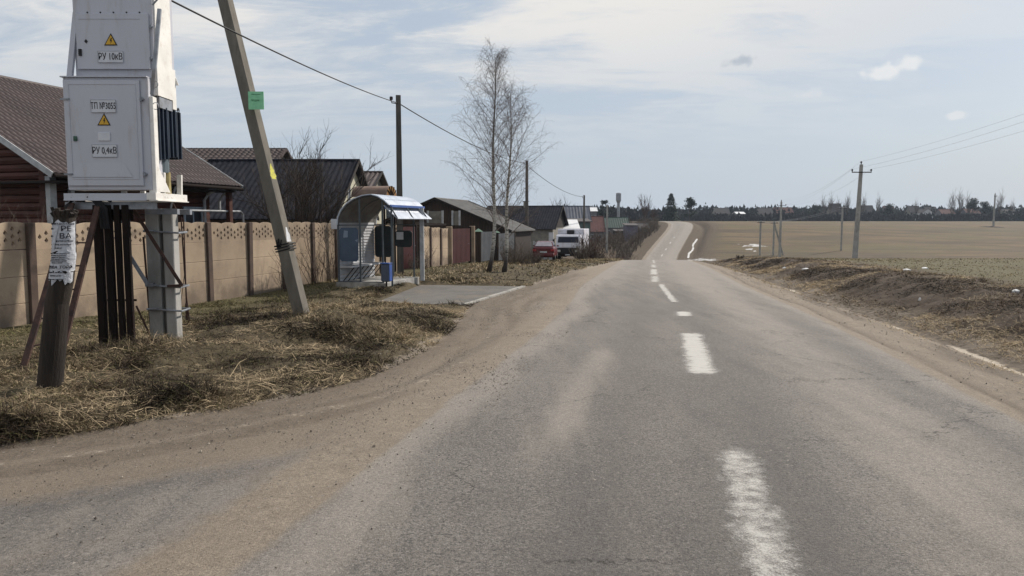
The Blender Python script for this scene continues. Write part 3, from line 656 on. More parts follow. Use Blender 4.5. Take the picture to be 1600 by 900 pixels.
def sign(px0, py0, px1, py1, d, s, w, parent, size=.1):
    a = P(px0, py0, d); b = P(px1, py1, d)
    mb = MB(); mb.cbox(a.x, b.x, d-.012, d, b.z, a.z, .003)
    fr = mb.build('sign_plate', M['plate'], parent)
    mb = MB(); e = .004
    for q in ((a.x,b.x,a.z-e,a.z),(a.x,b.x,b.z,b.z+e),(a.x,a.x+e,b.z+e,a.z-e),(b.x-e,b.x,b.z+e,a.z-e)): mb.box(q[0], q[1], d-.0145, d-.012, q[2], q[3])
    if s:
        tm = text_mesh(s, size, M['ink'], 'lettering', fr, at(((a.x+b.x)/2, d-.0150, (a.z+b.z)/2)), w, .0)
        mb.build('plate_border', M['galv'], fr)
    return fr
def tri_sign(px0, py0, px1, py1, d, parent):
    a = P(px0, py1, d); b = P(px1, py1, d); c = P((px0+px1)/2, py0, d)
    mb = MB(); mb.poly([a, b, c], (0, -.006, 0)); fr = mb.build('warning_sign', M['black'], parent)
    ce = (a+b+c)/3
    k = .78; mb = MB(); mb.poly([ce+(q-ce)*k+Vector((0,-.0065,0)) for q in (a, b, c)], (0, -.002, 0)); mb.build('yellow_face', M['yellow'], fr)
    h = (c.z-a.z); pts = [(.02,.62),(-.10,.34),(.0,.36),(-.06,.12),(.12,.42),(.02,.40),(.10,.60)]
    mb = MB(); mb.poly([Vector((c.x+u*h*.9, d-.0092, a.z+v*h*.95+h*.02)) for u, v in pts], (0, -.002, 0)); mb.build('lightning_bolt', M['black'], fr)
dd = DF-.031
sign(142,156,182,176, dd, 'ТП №3055', .345, low, .125); tri_sign(152.5,177,173,196, dd, low); sign(153.5,207,173,220, dd, '', 0, low); sign(144,226,184,245.5, dd, 'РУ 0,4кВ', .335, low, .13)
# upper cabinet
DU = DF+.10
a = P(119, 125, DU); b = P(237, 0, DU); ux0, ux1 = a.x, b.x; uz0 = z1; uz1 = 5.55
mb = MB(); mb.cbox(ux0, ux1, DU, DU+.62, uz0, uz1, .008)
for i in range(5):
    p = P(136+i*20.4, 19.5, DU)
up = mb.build('upper_cabinet', M['cab_paint'], sub)
mb = MB(); hx = P(129, 20, DU)
for i in range(5):
    p = P(136.5+i*20.4, 19.5, DU); MB().tube([p+Vector((0,-.004,0)), p+Vector((0,.01,0))], .012, 8).build('bolt', M['black'], up)
a = P(123, 108, DU); b = P(233, 22, DU)
mb = MB(); mb.cbox(a.x, b.x, DU-.03, DU-.002, a.z, b.z, .004); mb.box(a.x+.05, b.x-.12, DU-.036, DU-.03, b.z-.075, b.z-.068)
mb.box(a.x, b.x, DU-.045, DU-.03, a.z-.006, a.z+.004)
udoor = mb.build('door', M['cab_paint'], up)
tri_sign(163,52,183.5,71, DU-.031, up); sign(153,80,193.5,98, DU-.031, 'РУ 10кВ', .33, up, .13)
mb = MB()
for py in (42, 92): p = P(235.5, py, DU-.03); MB().tube([p-Vector((0,0,.025)), p+Vector((0,0,.025))], .014).bar(p, p+Vector((.035,.01,0)), .03, .012).build('hinge', M['galv'], up)
mb = MB(); p = P(134.5, 64.5, DU-.032); mb.poly([p+Vector(q) for q in ((-.025,0,0),(0,0,-.03),(.025,0,0),(0,0,.03))], (0,-.004,0)); mb.build('keyhole', M['black'], up); mb = MB(); p = P(125.5, 82, DU-.032); mb.box(p.x-.018, p.x+.02, DU-.05, DU-.03, p.z-.045, p.z+.045)
mb.build('lock', M['black'], up)
# left and right slanted stays
mb = MB(); mb.bar(P(119, 20, DU+.02), P(109, 124, DF+.04), .07, .05); mb.build('stay', M['cab_paint'], sub)
mb = MB(); mb.bar(P(247, 14, DU-.03)+Vector((.02,0,0)), P(234.5, 148, DF-.04)+Vector((.03,0,0)), .05, .03); mb.tube([P(238, 8, DU-.05), P(252, -8, DU-.05)], .012); mb.build('stay', M['galv'], sub)
# white side shroud behind the upper cabinet
mb = MB(); sx = ux1+.012
q0 = P(239, 150, DU+.02); 
shz = P(250, 154, DU+.3).z
mb.box(sx-.06, sx+.01, DU+.03, DU+.50, shz, uz1-.25)
mb.box(sx-.06, sx-.0, DU+.50, DU+.62, shz-.12, P(270, 118, DU+1).z)
mb.poly([(sx-.01, DU+.62, P(270,118,DU+.6).z), (sx+.045, DU+.62, P(270,133,DU+.6).z), (sx-.01, DU+.62, P(270,133,DU+.6).z)], (0,.01,0))
mb.build('side_cover', M['white_metal'], sub)
mb = MB(); mb.box(sx-.10, sx-.0, DU+.08, DU+.48, shz-.16, shz-.01); mb.build('bushing_box', M['galv'], sub)
# white column
mb = MB(); wx0 = P(228.5, 250, DF).x+.012; mb.cbox(wx0, wx0+.105, DF+.02, DF+.14, z0-.06, P(230, 150, DF).z, .006)
mb.poly([(wx0+.106,DF+.06,z0-.02),(wx0+.106,DF+.45,z0-.02),(wx0+.106,DF+.06,z0+.38)], (-.02,0,0))
mb.build('column', M['white_metal'], sub)
mb = MB()
for py, r in ((132,.035),(166,.04)):
    p = P(239, py, DF); pts = [p+Vector((.045+r*math.cos(t_), -.02, r*1.2*math.sin(t_))) for t_ in np.linspace(-2.2, 2.6, 12)]; MB().tube(pts, .005, 5).build('lifting_ring', M['galv'], sub)
# transformer tank
tx1 = wx0+.112
tz0, tz1 = P(265, 272, DF+.8).z, P(265, 172, DF+.8).z
tb = MB(); tb.cbox(tx1-.72, tx1-.14, DF+.40, DF+.76, tz0, tz1, .03); tb.tube([(tx1-.22, DF+.5, tz0+.0), (tx1-.22, DF+.5, tz1)], .17, 16); tank = tb.build('transformer_tank', M['tank'], sub)
tb = MB(); fz0 = P(265, 250, DF+.8).z
for i in range(8): tb.cbox(tx1-.14, tx1-.002+.012*(i%3), DF+.18+i*.092, DF+.215+i*.092, fz0+.012*(i%3)-.05*(i<3), tz1-.03, .006)
tb.box(tx1-.10, tx1-.03, DF+.18, DF+.84, fz0+.02, tz1-.05)
tb.build('cooling_fins', M['navy'], tank)
tb = MB(); tb.box(tx1-.70, tx1-.02, DF+.36, DF+.80, tz1, tz1+.02); tb.box(tx1-.12, tx1-.02, DF+.14, DF+.86, tz1, tz1+.02)
for i in range(8): tb.tube([(tx1-.05, DF+.2+i*.08, tz1-.02), (tx1-.05, DF+.2+i*.08, tz1+.05)], .013, 6)
for i in range(6): tb.tube([(tx1-.70+i*.1, DF+.535, tz1-.02), (tx1-.70+i*.1, DF+.535, tz1+.04)], .013, 6)
tb.tube([(tx1-.07,DF+.45,tz1),(tx1-.07,DF+.45,tz1+.09),(tx1-.02,DF+.45,tz1+.09)], .02, 6)
tb.tube([(tx1-.02,DF+.84+.03*math.cos(q),tz1+.0+.035*math.sin(q)) for q in np.linspace(0,6.28,10)], .007, 5)
tb.build('tank_lid', M['black'], tank)
for i, (ox, oy) in enumerate(((-.25,.7),(-.45,.75),(-.35,.9))):
    ib = MB(); ib.tube([(tx1+ox, DF+oy, tz1+.02+q*.02) for q in range(7)], [.045,.03,.045,.03,.042,.028,.02], 10); ib.build('bushing', M['porcelain'], tank)
# platform: side channel, cross beams
mb = MB(); bz1 = P(229, 301, DF).z; bz0 = P(229, 313.5, DF).z
mb.box(wx0-.015, wx0+.115, DF-.03, DF+.98, bz0+.012, bz1)
mb.box(wx0+.03, wx0+.14, DF-.03, DF+.98, bz0-.002, bz0+.010)
mb.box(x0-.06, x0+.0, DF+.05, DF+.9, bz0+.003, bz1-.013)
mb.box(x0, wx0-.02, DF+.85, DF+.93, bz0, bz1-.01)
for y in (DF+.30, DF+.85): mb.bar((wx0+.06, y, bz1), (wx0+.06, y+.02, bz1+.30), .07, .04); mb.bar((wx0-.5, y, bz1), (wx0-.5, y+.02, bz1+.30), .07, .04)
for y in (.25,.32,.45,.85): mb.box(wx0+.112, wx0+.118, DF+y, DF+y+.05, (bz0+bz1)/2-.01, (bz0+bz1)/2+.012)
mb.build('platform_frame', M['white_metal'], sub)
mb = MB(); mb.box(x0-.06, wx0-.02, DF-.02, DF+.045, bz0, bz1-.01); mb.box(x0-.06, wx0-.02, DF-.03, DF-.02, bz0, bz0+.015); mb.build('front_beam', M['cab_paint'], sub)  # part of the white frame; its shade put in as greyer cabinet paint
mb = MB(); mb.tube([(wx0-.0, DF+.55, bz1), (wx0-.0, DF+.55, bz1+.05), (wx0-.0, DF+.55, bz1+.32)], [.07,.065,.065], 12); mb.build('insulator', M['yellow_glass'], sub)
mb = MB(); g1 = P(150, 313, DF); g2 = P(150, 320, DF)
mb.box(x0-.12, wx0+.02, DF+.10, DF+.20, g2.z-.06, g1.z-.02); mb.build('cross_beam', M['galv'], sub); mb = MB(); mb.box(wx0-.32, wx0+.16, DF+.52, DF+.60, g2.z-.13, g2.z-.05); mb.build('cross_beam', M['galv'], sub); mb = MB(); mb.box(wx0-.32, wx0+.16, DF+.95, DF+1.03, g2.z-.13, g2.z-.05)
mb.build('cross_beam', M['galv'], sub)
mb = MB()
for i in range(3):
    r_ = random.Random(i); pts = [Vector((x0+.02+.50*q/9+i*.03, DF-.01+r_.uniform(0,.05), g1.z+.03+.035*math.sin(q*1.7+i)+r_.uniform(-.02,.02))) for q in range(10)]; mb.tube(pts, .022, 6)
for i in range(4):
    xx = x0+.42+i*.03; mb.tube([(xx-.25,DF+.05,g1.z+.02),(xx-.08,DF-.0,g1.z+.0),(xx,DF+.02,g1.z-.12),(xx+.0,DF+.05,g1.z-.4)], .02, 6)
mb.tube([(x0+.05,DF+.02,g1.z+.03),(x0-.02,DF,g1.z-.08),(x0-.04,DF+.05,g1.z-.22)], .045, 7)
mb.build('cable_bundle', M['black'], sub)
# posts
for px0, px1, py in ((234.5,255,531),(261,277,529)):
    d = DF+.72; a = P(px0, py, d); b = P(px1, py, d); zb = TZ((a.x+b.x)/2, d)-.25; w_ = b.x-a.x
    mb = MB(); mb.cbox(a.x, b.x, d, d+.2, zb, g2.z-.04, .012); mb.build('concrete_post', M['concrete'], sub)
mb = MB(); a = P(254,400,DF+.8); b = P(262,400,DF+.8); mb.box(a.x, b.x+.01, DF+.80, DF+.90, TZ(a.x,DF+.8)-.2, g2.z-.12); mb.build('post_web', pm('shaded_concrete', (.15,.145,.135), (.10,.097,.09), 3, .9, bump=.4), sub)  # shade between the two posts put into a darker concrete colour
mb = MB(); xa, xb = P(230,400,DF+.7).x, P(281,400,DF+.7).x
for py in (361, 446, 483):
    z = P(250, py, DF+.7).z; mb.tube([(xa, DF+.70, z), (xb, DF+.69, z-.03), (xb+.01, DF+.95, z-.02), (xa, DF+.95, z), (xa, DF+.70, z)], .016, 6); mb.tube([(xa-.03, DF+.68, z), (xa+.14, DF+.68, z)], .02, 6); mb.build('clamp_band', M['galv'], sub); mb = MB()
for px0, px1 in ((155,168),(171.5,183.5),(187.2,196),(199.5,210)):
    d = DF+.08; a = P(px0, 548, d); b = P(px1, 548, d); zb = TZ((a.x+b.x)/2, d)-.05
    mb = MB(); mb.cbox(a.x, b.x, d, d+.06, zb, g2.z+.0, .006); mb.box(a.x+.02, b.x-.02, d-.006, d, zb+.03, g2.z-.1); mb.build('cable_channel', M['dark_steel'], sub)
mb = MB(); a = P(156,360,DF+.17); b = P(210,360,DF+.17)
mb.box(a.x, b.x, DF+.15, DF+.165, g2.z-.22, g2.z+.02); mb.build('channel_back_plate', M['dark_steel'], sub); mb = MB(); z = P(180,470,DF+.1).z; mb.box(a.x, b.x, DF+.142, DF+.15, z-.01, z+.02)
mb.build('channel_strap', M['dark_steel'], sub)
mb = MB(); mb.bar(P(205,322,DF+.35), P(284,446,DF+.62), .07, .05); mb.bar(P(285,446,DF+.62), P(262,447,DF+.62), .05, .04); mb.build('brace', M['rust'], sub)
mb = MB(); mb.bar(P(203,400,DF+.6), P(231,445,DF+.68), .07, .05); mb.bar(P(228,445,DF+.68), P(240,445,DF+.68), .06, .05); mb.build('brace', M['galv'], sub)
mb = MB(); mb.bar(P(213,478,DF+.45), P(237,530,DF+.6), .022, .022); mb.bar(P(224,370,DF+.8), P(236,520,DF+.8), .022, .022); mb.build('earthing_rod', M['rust'], sub)
mb = MB(); d = DF+1.0
mb.tube([P(270,318,d), P(283,340,d), P(288,420,d), P(292,470,d), P(296,500,d), P(293,506,d), P(278,508,d-.1)], .011, 6)
mb.tube([P(284,330,d), P(287,345,d), P(291,470,d), P(291,498,d)], .010, 6); mb.bar(P(291,474,d-.01), P(292,500,d-.01), .03, .02)
mb.tube([P(288,430,d), P(283,470,d), P(276,507,d)], .005, 4)
mb.build('earthing_conduit', M['rust'], sub)
# ladder
lad = thing('ladder', (-6.3, 9.9, TZ(-6.3, 9.9)), 0, 'rusty steel ladder leaning up behind the poster covered stump', 'ladder')
La, Lb = G(36, 577), P(112, 318, DF+.02); Ra = P(94, 545, La.y+.35); Ra.z = TZ(Ra.x, Ra.y); Rb = P(153, 322, DF+.02)
for a, b in ((La, Lb), (Ra, Rb)): MB().bar(a, b, .075, .035).build('rail', M['rust'], lad)
for k in range(6):
    f = .12+k*.155; MB().bar(La.lerp(Lb, f), Ra.lerp(Rb, f), .025, .02).build('rung', M['rust'], lad)

# stump with posters
st = thing('wooden_stump', G(76, 604), 0, 'cut off tarred leaning pole stump covered with torn paper posters', 'pole')
d0 = st.location.y; base = Vector(st.location)-Vector((0,0,.1)); top = P(101, 336, d0+.05)
ax = (top-base); L = ax.length; axn = ax.normalized()
pts = [base, base+ax*.25, base+ax*.52, base+ax*.64+Vector((.03,0,0)), base+ax*.78+Vector((.035,0,0)), top]
rr = [.122,.118,.112,.110,.108,.100]
mb = MB(); mb.tube(pts, rr, 20)
wood = mb.build('pole', M['tar_wood'], st, smooth=False)
mb = MB(); rj = random.Random(3)
for i in range(16):
    a_ = i*.39; r_ = .085; q = top+Vector((math.cos(a_)*r_, math.sin(a_)*r_, -.02)); mb.bar(q, q+Vector((math.cos(a_)*.03, math.sin(a_)*.02, rj.uniform(.03,.10))), .04, .03)
mb.build('splintered_top', M['tar_wood'], st)
def axis_at(t_):
    z = base.z+ax.z*t_
    for i in range(len(pts)-1):
        if pts[i].z <= z <= pts[i+1].z+1e-6:
            f = (z-pts[i].z)/(pts[i+1].z-pts[i].z); return pts[i].lerp(pts[i+1], f), rr[i]*(1-f)+rr[i+1]*f
    return top, rr[-1]
def wrap(t0, t1, a0, a1, off=.006, n=14, m=14, seed=0, jag=.012, sh=0.):
    r_ = random.Random(seed); mb = MB(); vs = []
    ja = [r_.uniform(-jag, jag) for _ in range(m+1)]; jb = [r_.uniform(-jag, jag) for _ in range(m+1)]
    for i in range(n+1):
        for j in range(m+1):
            f = i/n; t_ = t0+ja[j]+(t1+jb[j]-t0-ja[j])*f; c, r0 = axis_at(t_); an = R(a0+(a1-a0)*j/m+sh*f+r_.uniform(-1,1))
            rad = r0+off+r_.uniform(0, .004); vs.append(c+Vector((math.cos(an)*rad, math.sin(an)*rad, 0)))
    mb.add(vs, [(i*(m+1)+j, i*(m+1)+j+1, (i+1)*(m+1)+j+1, (i+1)*(m+1)+j) for i in range(n) for j in range(m)])
    return mb
w1 = wrap(.80,.965,-178,-2,.007,seed=1).build('poster', M['paper'], st); w1['label'] = 'upper white poster with large black letters'
w2 = wrap(.695,.805,-182,5,.008,seed=2).build('poster', M['paper'], st)
w3 = wrap(.635,.70,-172,-8,.009,seed=5,jag=.02).build('poster', M['paper'], st)
w4 = wrap(.82,.94,-122,-108,.016,seed=8,jag=.02,sh=22).build('tape_strip', M['white_paint'], st)
def wrap_text(s, size, t_, ang, off, parent, bold=.001, width=None):
    me = text_mesh(s, size, M['ink'], 'lettering', None, None, width, bold*0)
    m_ = me.data; inv = pmatrix(parent).inverted() if parent else Matrix()
    for v in m_.vertices:
        c, r0 = axis_at(t_+v.co.y/L); rad = r0+off+v.co.z; an = R(ang)+v.co.x/r0
        v.co = inv @ (c+Vector((math.cos(an)*rad, math.sin(an)*rad, 0)))
    me.parent = parent; return me
wrap_text('РЕ', .075, .925, -52, .014, w1, .002)
wrap_text('ВА', .075, .885, -56, .014, w1, .002)
for t_, s_, a_, z_ in ((.952,'ПРОДАЖА ДОСТАВКА',-85,.024),(.925,'САМО',-140,.026),(.885,'АВТО',-140,.024),(.86,'и другие работы',-66,.022),(.84,'гарантия качество',-80,.02),(.822,'дом и дача',-100,.02)): wrap_text(s_, z_, t_, a_, .013, w1, .001)
for k, t_ in enumerate((.792,.782,.772,.762,.752,.742)): wrap_text(('работы любой сложности','доставка по району','недорого и быстро','песок гравий торф','звоните в любое время','выезд и замер')[k], .015, t_, -92, .014, w2, .0005)
wrap_text('ДРОВА ТОРФ', .04, .717, -88, .015, w2, .002)
for t_, s_ in ((.69,'звонить вечером'),(.672,'куплю дом'),(.652,'участок рядом')): wrap_text(s_, .02, t_, -92, .016, w3, .001)

# ------------------------------------------------------------------ leaning concrete strut pole
sp = thing('leaning_concrete_pole', G(472, 492), 0, 'thick concrete strut pole leaning left with a green notice and yellow paint marks', 'pole')
d0 = sp.location.y; A = Vector(sp.location)-Vector((0,0,.3)); T0 = P(349, -12, d0+.35)
axv = (T0-(P(471,490,d0))).normalized(); B = P(471,490,d0)+axv*7.4; A = P(471,490,d0)-axv*.4
side_v = Vector((.90,-.43,0)).normalized(); fr = axv.cross(side_v).normalized()   # faces rotated so a shaded and a lit face show
nrm = side_v-(side_v.dot(axv))*axv; nrm.normalize(); nr2 = axv.cross(nrm).normalized()
def polebox(A, B, wa, wb, m_, name, parent, u=None, v_=None, c=.2):
    vs = []
    u = u or nrm; v_ = v_ or nr2
    for p, w_ in ((A, wa), (B, wb)):
        h = w_/2
        for i, j in ((-1+c,-1),(1-c,-1),(1,-1+c),(1,1-c),(1-c,1),(-1+c,1),(-1,1-c),(-1,-1+c)): vs.append(p+u*(i*h)+v_*(j*h))
    mb = MB(); mb.add(vs, [tuple(reversed(range(8))), tuple(range(8,16))]+[(i,(i+1)%8,8+(i+1)%8,8+i) for i in range(8)])
    return mb.build(name, m_, parent)
def polebox2(A, B, wu, wv, tp, m_, name, parent, u, v_):
    mb = MB(); vs = []
    for p, k in ((A,1),(B,tp)):
        for i, j in ((-.93,-1),(.93,-1),(1,-.93),(1,.93),(.93,1),(-.93,1),(-1,.93),(-1,-.93)): vs.append(p+u*(i*wu/2*k)+v_*(j*wv/2*k))
    mb.add(vs, [tuple(reversed(range(8))), tuple(range(8,16))]+[(i,(i+1)%8,8+(i+1)%8,8+i) for i in range(8)])
    return fix_normals(mb.build(name, m_, parent))
YR = Vector((0.0,1,0)); uu = axv.cross(Vector((-.24,-.97,0))).normalized()
vv_ = uu.cross(axv).normalized()
shaft = polebox2(A, B, .27, .26, .86, M['pole_conc'], 'pole', sp, uu, vv_)
def on_pole(py): # point on axis at pixel row
    best = min((abs(((450-py)/F)-0), 0),)
    lo, hi = 0., 1.
    for _ in range(40):
        mid = (lo+hi)/2; q = A.lerp(B, mid); y = CAMZ-q.z; cc = math.cos(PITCH); ss = math.sin(PITCH)
        dep = q.y*cc-(q.z-CAMZ)*ss; upc = q.y*ss+(q.z-CAMZ)*cc
        if 450-F*upc/dep > py: lo = mid
        else: hi = mid
    return A.lerp(B, lo)
q = on_pole(157); front = -Vector((0,1,0))
mb = MB(); a = P(387.5,143,q.y-.26); b = P(412.5,171,q.y-.26); mb.box(a.x, b.x, q.y-.262, q.y-.250, b.z, a.z); mb.bar((a.x+.1,q.y-.245,b.z+.1),(a.x+.1,q.y-.05,b.z+.1),.05)
gp = mb.build('green_notice', M['green_paper'], sp); gp['label'] = 'square pale green paper notice'
text_mesh('ПРОДАМ', .05, M['green_ink'], 'lettering', gp, at((a.x*.55+b.x*.45, q.y-.264, (a.z+b.z)/2+.0)), .17, .0008)
text_mesh('объявление', .028, M['green_ink'], 'lettering', gp, at((a.x*.5+b.x*.5, q.y-.264, a.z-.06)), .2, .0)
us = uu if uu.x > 0 else -uu
vs_ = vv_ if vv_.y < 0 else -vv_
def patch(py0, py1, m_, name, f0=-.12, f1=.145, off=.003, sd=0, lab=None):
    r_ = random.Random(sd); a = on_pole(py0); b = on_pole(py1); vs = []; n = 10; mb = MB()
    k = .92
    for i in range(n+1):
        c = a.lerp(b, i/n); j = r_.uniform(-.02,.02)
        wid = [.15,.3,.45,.5,.7,.85,.9,.95,1,.9,.7][i]*r_.uniform(.8,1.05)
        vs += [c+us*(.27/2*k+off)+vs_*(-.12*k*wid+j), c+us*(.27/2*k+off)+vs_*(.12*k*wid)]
    mb.add(vs, [(2*i,2*i+1,2*i+3,2*i+2) for i in range(n)]); o = mb.build(name, m_, sp)
    if lab: o['label'] = lab
    return o
patch(258, 282, M['yellow_paint'], 'paint_mark', sd=1); patch(336, 352, M['yellow_paint'], 'paint_mark', sd=2)
patch(357, 392, M['white_paint'], 'torn_notice', sd=3, off=.006)
mb = MB(); q = on_pole(385)
for k in range(9):
    aa = k/8*2*math.pi
for dz in (-.08, -.02, .04):
    c = q+axv*dz; w2_ = .17; h2 = .13; mb.tube([c+us*w2_+vs_*h2, c-us*w2_+vs_*h2, c-us*w2_-vs_*h2, c+us*w2_-vs_*h2, c+us*w2_+vs_*h2], .016, 6)
rj = random.Random(5)
for k in range(5): a_ = q+us*(-.12+.02*k)+vs_*.13; mb.bar(a_, a_+Vector((rj.uniform(-.05,.05),-.05,rj.uniform(.08,.2))), .02, .012)
mb.build('wire_binding', M['black'], sp)

# ------------------------------------------------------------------ concrete fence
def curve_plate(outer, holes, thick, name, mat):
    cu = bpy.data.curves.new('c', 'CURVE'); cu.dimensions = '2D'; cu.fill_mode = 'BOTH'; cu.extrude = thick/2
    for pl in [outer]+holes:
        s_ = cu.splines.new('POLY'); s_.points.add(len(pl)-1)
        for i, (x, y) in enumerate(pl): s_.points[i].co = (x, y, 0, 1)
        s_.use_cyclic_u = True
    ob = bpy.data.objects.new('c', cu); COL.objects.link(ob); dg = bpy.context.evaluated_depsgraph_get()
    me = bpy.data.meshes.new_from_object(ob.evaluated_get(dg)); bpy.data.objects.remove(ob); me.name = name
    me.transform(Matrix.Rotation(math.pi/2, 4, 'X')); me.materials.clear(); me.materials.append(mat); return me
PL = 1.68*math.hypot(.26, 1)
def top_outline(L, z0, z1):
    n = 26; o = [(0, z0), (L, z0)]
    for i in range(n+1):
        x = L*(1-i/n); f = x/L; o.append((x, z1 - .05 + .055*abs(math.sin(math.pi*f*3))**.6))
    return o
holes = []
for i, cx in enumerate(np.arange(.22, PL-.2, .145)):
    if 3 <= i <= 3 or i == 9: pass
    for r_, cz in enumerate((1.66, 1.80) if i % 2 else (1.59, 1.73, 1.87)):
        if (i in (0,) and r_ != 1): continue
        if r_ == 2 and i % 4: continue
        hx_, hz_ = .044, .058; holes.append([(cx-hx_, cz), (cx, cz-hz_), (cx+hx_, cz), (cx, cz+hz_)])
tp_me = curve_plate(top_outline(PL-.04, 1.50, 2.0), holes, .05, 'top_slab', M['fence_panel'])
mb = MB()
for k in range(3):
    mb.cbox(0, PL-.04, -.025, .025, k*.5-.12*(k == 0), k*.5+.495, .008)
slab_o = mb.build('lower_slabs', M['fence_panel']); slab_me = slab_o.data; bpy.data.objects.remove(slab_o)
# recentre: build() shifted the mesh by its bounds
slab_me.transform(Matrix.Translation(((PL-.04)/2, 0, -.12)))
mb = MB(); mb.cbox(-.085, .085, -.085, .085, -.3, 2.0, .012); po = mb.build('post', M['fence_post']); post_me = po.data; bpy.data.objects.remove(po); post_me.transform(Matrix.Translation((0,0,-.3)))
rzf = math.atan2(1, .26)
def fence_run(k0, k1, label, d_start=13.94, pitch=1.68, lastpost=True, grp=None):
    f = thing('concrete_fence', (float(FLX(d_start+k0*pitch)), d_start+k0*pitch, 0), 0, label, 'fence')
    r_ = random.Random(k0)
    sc_ = pitch/1.68
    for k in range(k0, k1+1):
        d = d_start+pitch*k; x = float(FLX(d)); z = 1.73-2.0-(.0 if d < 24 else .0)
        z = -0.27 if d < 22 else -0.27+(-.011)*(d-22)
        if d > 30: z = -.36-.04*(d-30)
        if k < k1 or lastpost:
            o = bpy.data.objects.new('post', post_me); COL.objects.link(o); o.parent = f; o.location = Vector((x, d, z+.0))-f.location; o.rotation_euler = (r_.uniform(-.012,.012), r_.uniform(-.012,.012), rzf)
        if k < k1:
            for nm, me in (('panel', slab_me), ('perforated_top_panel', tp_me)):
                o = bpy.data.objects.new(nm, me); COL.objects.link(o); o.parent = f
                u = Vector((.26, 1, 0)).normalized(); o.location = Vector((x, d, z+r_.uniform(-.01,.01)))+u*.02-f.location; o.rotation_euler = (0, 0, rzf); o.scale = (sc_, 1, 1)
    return f
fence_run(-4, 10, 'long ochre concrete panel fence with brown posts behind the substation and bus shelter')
fence_run(0, 3, 'short ochre concrete fence section between the maroon door and the maroon gate', 33.0, 1.35)

# ------------------------------------------------------------------ houses
def roof_slope(L, S_, rise, z_eave, wave=.18, amp=.018, row=0., rowamp=.0, th=.05, mx=None, kind='wave', step=.03, flip=False):
    "sheet roof slope in local coords: x along the eave 0..L, y 0..S_ from eave to ridge, real corrugations"
    nx = max(2, int(L/step)); ny = max(2, int(S_/(.06 if rowamp else .6)))
    mb = MB(); ln = math.hypot(S_, rise); nv = Vector((0, -rise/ln, S_/ln))
    top = []
    for j in range(ny+1):
        for i in range(nx+1):
            x = L*i/nx; f = j/ny; t_ = f*ln
            if kind == 'wave': h = amp*math.sin(2*math.pi*x/wave)
            elif kind == 'tile': h = amp*abs(math.sin(math.pi*x/wave))*1.4
            else: h = amp*(1 if (x % wave) < wave*.25 else 0)
            if rowamp: h += rowamp*(1-((t_/row) % 1))
            p = Vector((x, S_*f, z_eave+rise*f))+nv*h; top.append(p)
    if flip: top = [Vector((p.x, -p.y, p.z)) for p in top]
    w_ = nx+1
    mb.add(top, [(j*w_+i, j*w_+i+1, (j+1)*w_+i+1, (j+1)*w_+i) for j in range(ny) for i in range(nx)])
    # underside and edges
    sgn = -1 if flip else 1
    c = [Vector((0,0,z_eave)), Vector((L,0,z_eave)), Vector((L,S_*sgn,z_eave+rise)), Vector((0,S_*sgn,z_eave+rise))]
    lo = [p-Vector((0,0,th)) for p in c]; hi = [p+Vector((0,0,-.004)) for p in c]
    mb.add(lo+hi, [(3,2,1,0),(0,1,5,4),(1,2,6,5),(2,3,7,6),(3,0,4,7)])
    return mb
